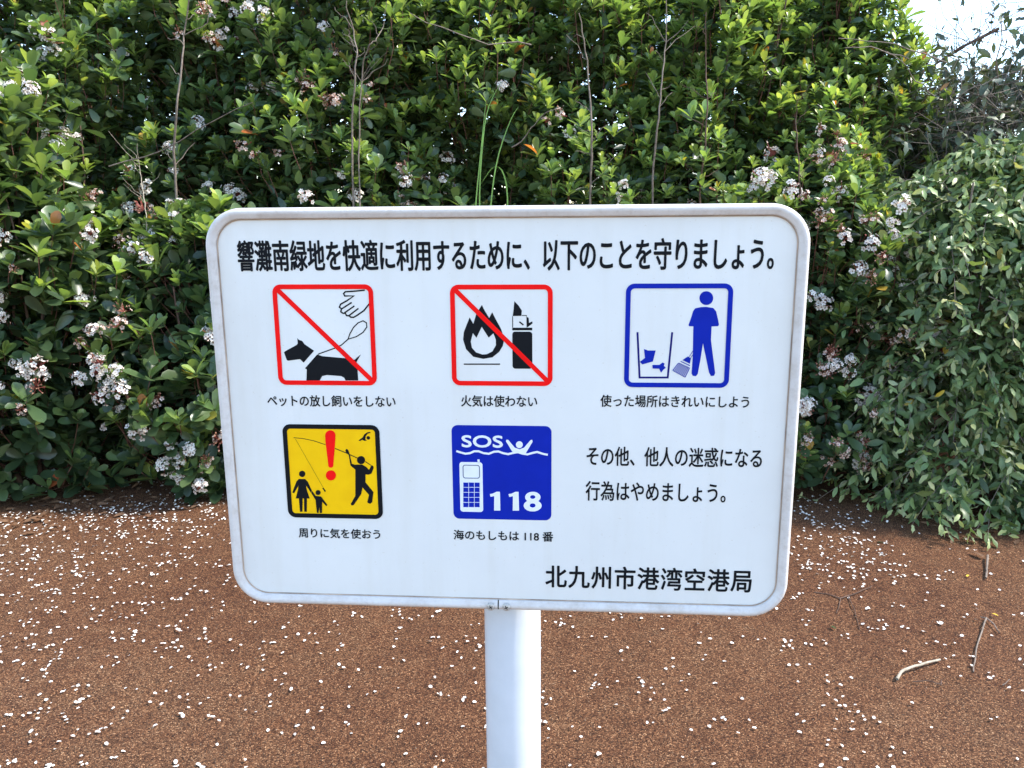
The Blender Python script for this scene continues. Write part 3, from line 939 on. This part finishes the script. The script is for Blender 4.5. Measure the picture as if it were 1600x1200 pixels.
# tall row behind, rounded over so that its upper side faces the light
G2 = 'tall evergreen shrubs forming the body of the hedge'
def tall(label, x, y, rx, ry, h, n, fl, fd, yg, ll, sd, limit=290, hole=-.42):
    shrub(label, x, y, rx, ry, h, n, fl, fd, yg, ll, G2, seed=sd, limit=limit, dome=2.3, interior=.38, pale=.20 * min(1, max(0, yg - .45)), hole=hole)
tall('tall dark evergreen shrub with glossy young shoots above the low blossoming shrub', -2.85, 3.80, .92, .98, 3.25, 1500, .24, .3, .5, (.08, .12), 11, hole=-.3)
tall('tall shadowy evergreen shrub with pink brown flower spikes over the board corner', -2.02, 3.98, .82, .92, 3.20, 1400, .42, .45, .3, (.075, .11), 12, hole=-.15)
tall('tall evergreen shrub thick with pink white blossom beside the long grass', -1.26, 3.84, .78, .96, 3.15, 1400, .28, .5, .5, (.072, .108), 13, hole=-.3)
tall('tall lime green evergreen shrub the long grass blades stand in front of', -.50, 4.00, .78, .98, 3.12, 1400, .12, .5, .85, (.07, .104), 14)
tall('tall evergreen shrub with yellow and orange young leaves, crossed by a bare stem', .28, 4.08, .78, .98, 3.08, 1500, .10, .5, 1.1, (.064, .096), 15)
tall('tall evergreen shrub with broad whorls between two bare upright stems', 1.02, 4.02, .76, .96, 3.00, 1500, .22, .4, 1.1, (.066, .10), 16)
tall('tall lime green evergreen shrub next to the open sky gap', 1.66, 3.95, .66, .92, 2.72, 1500, .30, .4, 1.1, (.058, .088), 17)
tall('tall evergreen shrub at the shaded outer end of the hedge', -3.95, 3.8, .70, .80, 3.2, 500, .05, .4, .3, (.08, .11), 18, 0)
# third row closes the hedge
G3 = 'evergreen shrubs at the far side of the hedge'
for i, (x, lb) in enumerate([(-3.2, 'evergreen shrub glimpsed behind the tall dark shrub'), (-2.0, 'evergreen shrub glimpsed behind the pink brown flower spikes'),
                             (-.8, 'evergreen shrub glimpsed behind the long grass blades'), (.4, 'evergreen shrub glimpsed behind the bare upright stems'),
                             (1.45, 'evergreen shrub glimpsed behind the lime green top near the sky gap'), (2.4, 'evergreen shrub glimpsed below the sky gap')]):
    shrub(lb, x, 4.95, .95, .6, (3.6, 3.6, 3.6, 3.5, 3.05, 2.15)[i], 1300, .03, .5, .9, (.08, .12), G3, seed=30 + i, limit=40, stems=4, fill=5, pale=.1)

# ---- grey-green bushes with arching shoots
def grey_bush(label, cx, cy, rx, ry, h, n, seed, limit=290, droop=1.0, foot=.8):
    r = np.random.default_rng(seed)
    root = empty('grey_green_bush', (cx, cy, 0), label, 'bush', 'grey-green bushes beside the hedge')
    th = np.where(r.random(n) < 0.8, -math.pi / 2 + r.normal(-.15, 0.95, n), r.random(n) * 2 * math.pi)
    u = r.random(n) * .97 + .03
    lum = 1 + .19 * (np.sin(3 * th + 5 * u + seed) + .8 * np.sin(8 * u + 2 * th) + .5 * np.sin(11 * th - 7 * u))
    f = 1 - .4 * r.random(n) ** 1.6
    pr = profile(u, foot) * lum * f
    P0 = np.stack([cx + rx * pr * np.cos(th), cy + ry * pr * np.sin(th), h * u], -1)
    out = np.stack([np.cos(th), np.sin(th), 0 * th], -1)
    D0 = unit(out * 1.0 + np.array([0, 0, 1.0]) * (u[:, None] * 1.1 - .05) + r.normal(0, .5, (n, 3)))
    ln = r.uniform(.14, .44, n)
    L = Leaves(); paths = []
    K = 9
    pts = []
    for s_ in np.linspace(0, 1, 5):
        pts.append(P0 + D0 * (ln * (s_ - .35))[:, None] + np.array([0, 0, -1.0]) * (droop * .55 * ln * s_ ** 2)[:, None])
    pts = np.stack(pts, 1)
    pts[:, :, 2] = np.maximum(pts[:, :, 2], .035)
    for j in range(K):
        s_ = (j + 1) / K
        x = s_ * 4; i0 = min(int(x), 3); w = x - i0
        p = pts[:, i0] * (1 - w) + pts[:, i0 + 1] * w
        t = unit(pts[:, i0 + 1] - pts[:, i0])
        side = unit(np.cross(t, [0, 0, 1.0]) + r.normal(0, .3, (n, 3))) * (1 if j % 2 else -1)
        d = unit(t * .75 + side * .7 + np.array([0, 0, -.30]) + r.normal(0, .36, (n, 3)))
        nn = np.array([0, 0, 1.0]) * .8 + out * .3 + r.normal(0, .65, (n, 3))
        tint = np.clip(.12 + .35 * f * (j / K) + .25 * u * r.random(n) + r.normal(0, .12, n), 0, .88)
        tint = np.where((j >= K - 2) & (r.random(n) < .6), .88, tint)
        tint = np.where(r.random(n) < .004, 1.0, tint)
        L.add(p, d, nn, r.uniform(.042, .080, n) * (1.0 if j < K - 2 else .7), tint, (f - .6) * 2)
    L.add(P0 - out * .12, unit(r.normal(0, 1, (n, 3))), r.normal(0, 1, (n, 3)), r.uniform(.06, .09, n), np.full(n, .05), np.full(n, -.8))
    build_leaves(root, L, 'grey', M_OLEA, limit)
    for i in np.nonzero(f > .7)[0][:520]:
        paths.append((pts[i], 0.0022, 0.0010))
    V, F = tubes(paths, 4)
    link('twigs', npmesh('twigs', V - np.array(root.location), F, True), root, M_BARK_GREY)['kind'] = 'stuff'
    for s_ in range(8):
        a = r.random() * 6.28
        e = np.array([cx + rx * .7 * math.cos(a), cy + ry * .7 * math.sin(a), h * r.uniform(.5, .9)])
        V, F = tubes([(wander([cx + .08 * math.cos(a), cy + .08 * math.sin(a), -.02], e, 9, .06, r), 0.014, 0.004)], 6)
        link('stem', npmesh('stem', V - np.array(root.location), F, True), root, M_BARK_GREY)
    return root
grey_bush('grey-green bush with wavy leaves drooping onto the ground next to the blossoming shrub', 2.24, 3.06, .70, .68, 1.72, 1450, 51, foot=1.0)
grey_bush('grey-green bush cut by the picture edge, its leaves greyer and denser', 3.00, 3.15, .64, .74, 1.76, 1000, 52)
grey_bush('grey-green bush standing beyond the picture edge', 3.95, 3.3, .65, .7, 1.9, 400, 53, 0)

# ---- tangled twiggy thickets under and beside the sky gap
def thicket(label, cx, cy, rx, ry, h, n_tw, n_leaf, seed, limit=250, z0=.8):
    r = np.random.default_rng(seed)
    root = empty('thicket', (cx, cy, 0), label, 'thicket', 'tangled thickets by the sky gap')
    paths, ends = [], []
    for i in range(n_tw):
        a = r.random() * 6.28
        rr = math.sqrt(r.random())
        z = z0 + (h - z0) * r.random() ** .8
        p = np.array([cx + rx * rr * math.cos(a), cy + ry * rr * math.sin(a), z])
        d = unit(r.normal(0, 1, 3) * [1.2, .8, .6] + [0, 0, .25])
        ln = r.uniform(.25, .8)
        q = p + d * ln
        if q[2] > h + .12: q[2] = h + .12 * r.random()
        pts = wander(p, q, 8, .07 * ln / .4, r)
        pts[:, 2] += .12 * np.sin(np.linspace(0, math.pi, 8)) * r.normal()
        paths.append((pts, r.uniform(.0015, .004), .0008)); ends.append(pts)
    V, F = tubes(paths, 4)
    link('tangled_twigs', npmesh('twigs', V - np.array(root.location), F, True), root, M_BARK_GREY)['kind'] = 'stuff'
    for i in range(10):
        a = r.random() * 6.28
        e = np.array([cx + rx * .9 * math.cos(a), cy + ry * .6 * math.sin(a), h * r.uniform(.75, 1.02)])
        V, F = tubes([(wander([cx + .15 * math.cos(a), cy + .15 * math.sin(a), -.02], e, 12, .10, r), 0.016, 0.004)], 6)
        link('stem', npmesh('stem', V - np.array(root.location), F, True), root, M_BARK)
    pick = r.integers(0, n_tw, n_leaf); kk = r.integers(1, 8, n_leaf)
    allp = np.stack(ends)
    P = allp[pick, kk]
    L = Leaves()
    L.add(P, unit(r.normal(0, 1, (n_leaf, 3)) + [0, 0, -.35]), r.normal(0, .6, (n_leaf, 3)) + [0, -.3, .8], r.uniform(.045, .085, n_leaf),
          np.where(r.random(n_leaf) < .02, 1.0, np.clip(r.normal(.25, .22, n_leaf), 0, .8)), r.random(n_leaf))
    build_leaves(root, L, 'grey', M_THICK, limit)
    return root
thicket('tangled twiggy thicket right under the open sky gap above the grey-green bush', 2.60, 4.00, .72, .60, 2.12, 1100, 7500, 71)
thicket('tall dry thicket closing the upper picture corner beside the sky gap', 3.42, 4.20, .40, .55, 3.05, 800, 4200, 72)
thicket('tangled thicket far behind, glimpsed through the twigs', 2.5, 5.3, .9, .5, 2.15, 300, 3500, 73, 40, .1)

# ---- a twiggy branch that crosses the sky gap
root = empty('leaning_branch', (3.35, 3.95, 0), 'leaning bare branch with side twigs crossing the patch of open sky', 'branch')
def at_depth(px, py, y):
    d = RIGHT * ((px - 800) / 1250) - UP * ((py - 600) / 1250) + FWD
    t = (y - CAM.y) / d.y
    return np.array(CAM + d * t)
r_ = np.random.default_rng(8)
main = np.stack([np.array([3.35, 3.95, -.02]), np.array([3.2, 3.95, 1.2]), at_depth(1610, 150, 3.95), at_depth(1560, 45, 3.95), at_depth(1500, 75, 3.9), at_depth(1450, 108, 3.9), at_depth(1400, 135, 3.85)])
V, F = tubes([(np.array([main[0] + (main[1] - main[0]) * t for t in (0, .5)] + list(main[1:3])), .014, .010), (main[3:], .011, .004)], 6)
link('limb', npmesh('limb', V - np.array(root.location), F, True), root, M_BARK)
tw, lf = [], []
for i in range(64):
    a = main[3] + (main[6] - main[3]) * r_.random()
    q = a + r_.normal(0, 1, 3) * [.26, .12, .30] + [0, 0, .10]
    pts = wander(a, q, 6, .035, r_)
    tw.append((pts, .0022, .0008)); lf.append(pts)
V, F = tubes(tw, 4)
link('twigs', npmesh('twigs', V - np.array(root.location), F, True), root, M_BARK)['kind'] = 'stuff'
L = Leaves(); P = np.concatenate(lf)[r_.permutation(384)[:70]]
L.add(P, unit(r_.normal(0, 1, (70, 3)) + [0, 0, -.6]), r_.normal(0, .6, (70, 3)) + [0, -.3, .6], r_.uniform(.03, .055, 70), np.clip(r_.normal(.2, .1, 70), 0, .6), r_.random(70))
build_leaves(root, L, 'grey', M_THICK, 60)

# ---- bare upright stems standing in the hedge
stem_spec = [([(905, 20), (915, 80), (922, 150), (925, 215), (922, 300), (925, 420)], 2.86, .0058, M_BARK_GREY, 'long bare grey stem rising in front of the orange tipped leaves'),
             ([(1042, 0), (1040, 70), (1034, 130), (1028, 190), (1020, 270), (1018, 420)], 2.90, .0052, M_BARK_GREY, 'long bare stem gently bent, rising from behind the middle right of the board'),
             ([(1103, 20), (1103, 90), (1105, 160), (1102, 220), (1095, 290), (1090, 420)], 2.90, .0050, M_BARK, 'brown bare stem nearest the blossoms above the board corner'),
             ([(296, 0), (288, 50), (284, 105), (276, 165), (272, 240), (275, 330), (280, 520)], 2.78, .0068, M_BARK_GREY, 'pale bare stem rising beside the upper corner of the board'),
             ([(214, 225), (218, 262), (224, 300), (229, 345), (232, 480)], 2.62, .0028, M_DRIFT, 'thin whitish dead stem over the low blossoming shrub'),
             ([(540, 0), (552, 50), (558, 80), (555, 110), (550, 200), (552, 400)], 2.84, .0050, M_BARK_GREY, 'bare stem bending beside the pink white blossom'),
             ([(604, 0), (601, 40), (588, 62), (578, 68), (566, 100), (560, 240), (565, 420)], 2.82, .0036, M_BARK_GREY, 'hooked bare stem curving over the glossy whorl'),
             ([(1245, 145), (1244, 180), (1246, 215), (1250, 290), (1252, 500)], 2.80, .0038, M_BARK, 'short bare brown stem over the rounded board corner')]
for pts, y, r0, mt, lb in stem_spec:
    y, r0 = y + .17, r0 * .75
    P = [at_depth(px, py, y + .05 * math.sin(i * 1.7)) for i, (px, py) in enumerate(pts)]
    P.append(np.array([P[-1][0] + .02, y + .12, -0.02]))
    P = np.array(P[::-1])
    t = np.linspace(0, len(P) - 1, 26)
    Q = np.stack([np.interp(t, np.arange(len(P)), P[:, k]) for k in range(3)], -1)
    Q += rng.normal(0, .0022, Q.shape)
    base = Q[0].copy()
    side = []
    for q in range(7):
        k_ = int(rng.integers(9, 24))
        d_ = np.array([rng.choice([-1, 1]) * rng.uniform(.4, 1), rng.uniform(-.3, .7), rng.uniform(.3, 1.1)]) * rng.uniform(.06, .17)
        side.append((wander(Q[k_], Q[k_] + d_, 6, .012), r0 * .5, r0 * .25))
    V, F = tubes([(Q, r0 * 1.7, r0 * .6)] + side, 7)
    o = link('bare_stem', npmesh('bare_stem', V - base, F, True), None, mt, base)
    tag(o, lb, 'stem', 'bare stems standing in the hedge')

# ---- thin slanting twigs between the leaves
for (a, b, y, lb) in [((395, 160), (170, 260), 2.66, 'thin grey twig slanting across the dark hollow in the hedge'),
                      ((640, 20), (830, 70), 2.9, 'thin twig slanting over the leaves above the board'),
                      ((870, 170), (800, 230), 2.85, 'pale curved twig low over the board middle'),
                      ((1385, 80), (1460, 150), 3.3, 'pale straight twig in the tangle below the sky gap'),
                      ((1310, 60), (1480, 98), 3.15, 'long grey twig running across the tangle below the sky gap'),
                      ((1320, 75), (1420, 92), 3.1, 'short grey twig beside the lime leaves at the tangle edge'),
                      ((1600, 108), (1480, 165), 3.2, 'dark twig entering the tangle from the picture edge')]:
    p, q = at_depth(*a, y), at_depth(*b, y + .1)
    if p[2] < q[2]: p, q = q, p
    pts = wander(p, q, 9, .02)
    base = pts[-1].copy()
    V, F = tubes([(pts, .0018, .0036)], 5)
    tag(link('dry_twig', npmesh('dry_twig', V - base, F, True), None, M_BARK_GREY, base), lb, 'twig', 'dry twigs caught in the hedge')

# ---- long grass blades
def blade(pts, w, parent, base):
    pts = np.array(pts)
    t = np.linspace(0, len(pts) - 1, 16)
    Q = np.stack([np.interp(t, np.arange(len(pts)), pts[:, k]) for k in range(3)], -1)
    for _ in range(2):
        Q[1:-1] = (Q[:-2] + 2 * Q[1:-1] + Q[2:]) / 4
    ww = w * np.sin(np.linspace(.6, math.pi, 16)) ** .6
    s = np.array([.9, -.35, 0.1])
    V = np.concatenate([Q - s * ww[:, None], Q + np.array([0, .25, 0]) * ww[:, None], Q + s * ww[:, None]])
    F = [(i + o_, i + 1 + o_, i + 17 + o_, i + 16 + o_) for o_ in (0, 16) for i in range(15)]
    return link('blade', npmesh('blade', V - base, np.array(F), True), parent, M_GRASS)
gb = np.array([-.35, 2.72, 0.0])
tuft = empty('grass_tuft', gb, 'tuft of long bright green grass blades standing up through the hedge', 'grass')
for pts in ([(752, 420), (748, 300), (755, 210), (762, 165), (785, 125)], [(745, 420), (742, 330), (748, 270), (755, 200), (760, 150)],
            [(790, 420), (795, 300), (785, 262), (770, 258), (750, 290)], [(760, 420), (768, 300), (778, 240), (800, 180), (812, 165)]):
    P = [at_depth(px, py, 2.92 + .02 * i) for i, (px, py) in enumerate(pts)]
    P = [gb + [(P[0][0] - gb[0]) * .3, 0, 0]] + P
    blade(P, .0040, tuft, gb)

# ------------------------------------------------------------------ on the ground: petals
def petal_mesh(seed):
    r = np.random.default_rng(seed)
    n = 8
    a = np.linspace(0, 2 * math.pi, n, endpoint=False)
    rx, ry = .0040 + .0012 * r.random(), .0058 + .0014 * r.random()
    V = [(0, 0, .0008)] + [(rx * math.cos(t) * (1 + .07 * r.normal()), ry * math.sin(t), .0016 + .0030 * abs(math.cos(t)) * r.random()) for t in a]
    F = [(0, 1 + i, 1 + (i + 1) % n) for i in range(n)]
    m = npmesh('petal', np.array(V), np.array(F), True)
    m.materials.append(M_PETAL)
    return m
PETALS = [petal_mesh(i) for i in range(8)]
def hedge_foot(x):
    return np.interp(x, [-3, -2.56, -2.14, -1.7, -.86, 1.3, 1.54, 1.71, 2.2, 3], [2.1, 2.15, 2.24, 2.5, 2.68, 2.89, 2.8, 2.35, 2.48, 2.5])
cand_n = 26000
X = rng.uniform(-3.0, 2.8, cand_n); Y = rng.uniform(.35, 3.3, cand_n)
ft = hedge_foot(X)
dist = np.maximum(ft - Y, -.5)
dens = np.where(X < 1.0, .085 + .16 * np.exp(-((X + 2.1) / .8) ** 2) + .40 * np.exp(-np.maximum(dist, 0) / .22), 0)
dens = np.where((X >= 1.0) & (X < 2.8), .07 + .5 * np.exp(-((X - 1.25) / .22) ** 2) * np.exp(-((Y - 2.15) / .5) ** 2) * .8 + .0 * X, dens)
dens = np.where((X > 1.5) & (Y > 1.6), .035, dens)
dens *= np.where(dist < -.15, .25, 1)
keep = rng.random(cand_n) < dens * 1.1
X, Y = X[keep], Y[keep]
# clumps
k = rng.random(len(X)) < .16
reps = rng.integers(1, 4, int(k.sum()))
CX = np.repeat(X[k], reps) + rng.normal(0, .016, reps.sum()); CY = np.repeat(Y[k], reps) + rng.normal(0, .020, reps.sum())
X, Y = np.concatenate([X, CX]), np.concatenate([Y, CY])
Pp = np.stack([X, Y, np.full(len(X), .003)], -1)
px, py, z = project(Pp)
vis = (px > 0) & (px < 1600) & (py > 0) & (py < 1200) & ~((px > 335) & (px < 1250) & (py < 945)) & ~((px > 755) & (px < 850))
order = np.argsort(np.where(vis, z, z + 100))
ang = rng.random(len(X)) * 6.28
scl = rng.uniform(.62, 1.08, len(X))
def petal_frame(i):
    e = Matrix.Rotation(ang[i], 3, 'Z') @ Matrix.Rotation(rng.normal(0, .2), 3, 'X') @ Matrix.Rotation(rng.normal(0, .18), 3, 'Y')
    return e
n_ind = 280
for i in order[:n_ind]:
    o = bpy.data.objects.new('petal', PETALS[int(rng.integers(0, 8))])
    o.matrix_basis = Matrix.LocRotScale(Vector((X[i], Y[i], .0035)), petal_frame(i).to_quaternion(), Vector((scl[i],) * 3))
    C.objects.link(o)
    tag(o, 'small single white petal lying loose on the bare brown ground', 'petal', 'white petals scattered over the nearer ground')
VV, FF, off = [], [], 0
for i in order[n_ind:]:
    m = PETALS[int(rng.integers(0, 8))]
    v = np.empty(len(m.vertices) * 3, dtype=np.float32); m.vertices.foreach_get('co', v); v = v.reshape(-1, 3) * scl[i]
    e = np.array(petal_frame(i))
    VV.append(v @ e.T + [X[i], Y[i], .0035])
    FF.append(np.array([(0, 1 + j, 1 + (j + 1) % 8) for j in range(8)]) + off)
    off += len(v)
tag(link('fallen_petals', npmesh('fallen_petals', np.concatenate(VV), np.concatenate(FF), True), None, M_PETAL),
    'carpet of small white petals thickest along the hedge foot', 'petals', None, 'stuff')

# ---- loose grit and crumbs of soil (geometry that catches light)
n = 26000
gx = rng.uniform(-2.2, 2.3, n); gy = .45 + 2.3 * rng.random(n) ** 1.3
gs = rng.uniform(.0007, .0020, n)
T4 = np.array([(1, 0, -.3), (-.5, .87, -.3), (-.5, -.87, -.3), (0, 0, 1)])
R_ = rng.random(n) * 6.28
cs, sn = np.cos(R_), np.sin(R_)
tv = T4[None] * rng.uniform(.7, 1.3, (n, 4, 1))
GV = np.stack([gx[:, None] + gs[:, None] * (tv[..., 0] * cs[:, None] - tv[..., 1] * sn[:, None]), gy[:, None] + gs[:, None] * (tv[..., 0] * sn[:, None] + tv[..., 1] * cs[:, None]), .001 + gs[:, None] * (tv[..., 2] + .25)], -1)
GF = (np.array([(0, 1, 3), (1, 2, 3), (2, 0, 3)])[None] + (np.arange(n) * 4)[:, None, None]).reshape(-1, 3)
def grit_mat():
    s = N('loose_grit')
    g = s.n('ShaderNodeNewGeometry')
    s.l(s.ramp(g.outputs['Random Per Island'], [(0, (.05, .026, .014)), (.5, (.13, .074, .040)), (.92, (.19, .12, .07)), (1, (.34, .25, .17))]), s.b.inputs['Base Color'])
    s.b.inputs['Roughness'].default_value = .9
    return s.m
tag(link('loose_grit', npmesh('loose_grit', GV.reshape(-1, 3), GF), None, grit_mat()), 'loose brown grit lying over the bare ground', 'grit', None, 'stuff')

# ---- brown leaf litter gathered under the hedge
n = 900
lx = rng.uniform(-3.2, 2.6, n); ly = hedge_foot(lx) + rng.normal(.22, .22, n)
LL = Leaves()
LL.add(np.stack([lx, ly, np.full(n, .022)], -1), unit(np.stack([rng.normal(0, 1, n), rng.normal(0, 1, n), rng.normal(0, .12, n)], -1)),
       np.stack([rng.normal(0, .3, n), rng.normal(0, .3, n), np.ones(n)], -1), rng.uniform(.025, .06, n), np.full(n, .5), np.zeros(n))
P_, X_, Y_, Z_, L_, T_, _ = LL.pack()
V0, F0 = TEMPL['broad'][1]
W_ = (P_ - [0, 0, .014])[:, None] + L_[:, None, None] * (V0[None, :, :1] * X_[:, None] + V0[None, :, 1:2] * Y_[:, None] + V0[None, :, 2:] * Z_[:, None])
tag(link('leaf_litter', npmesh('leaf_litter', W_.reshape(-1, 3), (F0[None] + (np.arange(len(P_)) * len(V0))[:, None, None]).reshape(-1, 4), True), None, M_BLEAF),
    'brown dead leaves gathered in the shade under the hedge', 'leaf litter', None, 'stuff')

# ---- sticks, twigs and leaves lying on the ground
def ground_at(px, py, z=0.0):
    d = RIGHT * ((px - 800) / 1250) - UP * ((py - 600) / 1250) + FWD
    t = (z - CAM.z) / d.z
    q = CAM + d * t
    return np.array([q.x, q.y, z])
def on_ground(pts, z):
    return np.array([ground_at(px, py, 0) + [0, 0, zz] for (px, py), zz in zip(pts, z)])
def dense(P, k=14):
    t = np.linspace(0, len(P) - 1, k)
    return np.stack([np.interp(t, np.arange(len(P)), P[:, c_]) for c_ in range(3)], -1)
def stick(name, segs, mat, label, cat):
    base = segs[0][0].mean(0).copy(); base[2] = 0
    V, F = tubes([(dense(P) + rng.normal(0, .0006, (14, 3)), a, b) for P, a, b in [(q[0], q[1] * .8, q[2] * .8) for q in segs]], 8)
    V = V - base
    V[:, 2] = np.maximum(V[:, 2], -.002)
    return tag(link(name, npmesh(name, V, F, True), None, mat, base), label, cat)
stick('bleached_stick', [(on_ground([(1401, 1063), (1408, 1054), (1425, 1047), (1448, 1039), (1469, 1033)], [.006, .012, .012, .009, .006]), .0062, .0042)], M_DRIFT, 'bleached crooked stick lying on the brown ground, the palest one', 'stick')
stick('dark_stick', [(on_ground([(1543, 871), (1542, 885), (1540, 905)], [.010, .008, .006]), .0055, .0050)], M_BARK_GREY, 'short straight grey stick lying near the drooping leaves', 'stick')
stick('curved_twig', [(on_ground([(1541, 968), (1533, 990), (1524, 1020), (1521, 1052)], [.006, .008, .006, .004]), .0038, .0024), (on_ground([(1541, 968), (1552, 977), (1562, 990)], [.006, .006, .003]), .0030, .0018), (on_ground([(1541, 968), (1532, 966)], [.006, .004]), .003, .002)],
      M_BARK_GREY, 'long thin curved twig with a forked end on the ground', 'twig')
stick('forked_twig', [(on_ground([(1272, 927), (1295, 931), (1313, 937)], [.004, .006, .005]), .0024, .0032), (on_ground([(1313, 937), (1335, 930), (1363, 917)], [.005, .006, .004]), .0030, .0018),
                      (on_ground([(1313, 937), (1311, 948), (1307, 960)], [.005, .005, .003]), .0028, .0016), (on_ground([(1325, 934), (1335, 955), (1343, 985)], [.005, .006, .003]), .0024, .0014)],
      M_BARK, 'spidery forked brown twig on the shaded ground beside the board corner', 'twig')
stick('small_brown_twig', [(on_ground([(1427, 1067), (1450, 1066), (1470, 1071)], [.004, .006, .004]), .0022, .0020), (on_ground([(1470, 1071), (1471, 1064)], [.004, .007]), .002, .0012)], M_BARK, 'small reddish brown twig just below the bleached stick', 'twig')
stick('pale_twig', [(on_ground([(1566, 1072), (1572, 1069), (1577, 1064)], [.003, .005, .006]), .0016, .0012)], M_BARK_GREY, 'tiny pale twig near the tail of the curved twig', 'twig')
def fallen(px, py, size, rot, mat, label):
    V, F = TEMPL['broad'][0]
    m = pymesh('fallen_leaf', V, F, True)
    g = ground_at(px, py)
    o = link('fallen_leaf', m, None, mat, (g[0], g[1], .006))
    o.rotation_euler = (.12, .15, rot)
    o.scale = (size,) * 3
    return tag(o, label, 'leaf')
fallen(1513, 900, .022, 2.5, M_YLEAF, 'yellow fallen leaf by the short straight stick')
fallen(1560, 965, .024, .6, M_YLEAF, 'yellow fallen leaf beside the fork of the curved twig')
fallen(1411, 776, .026, 1.9, M_YLEAF, 'small yellow fallen leaf in the shade under the grey-green bush')
fallen(1395, 788, .020, .3, M_YLEAF, 'smallest yellow fallen leaf, on the shaded soil before the bush')
fallen(1316, 1055, .017, 1.1, M_BLEAF, 'orange brown scrap of leaf lying alone among the petals')
fallen(1382, 850, .030, 1.4, M_LEAF, 'green fallen leaf on the shaded ground under the bush')
fallen(1306, 985, .024, .5, M_OLEA, 'grey-green fallen leaf below the spidery forked twig')
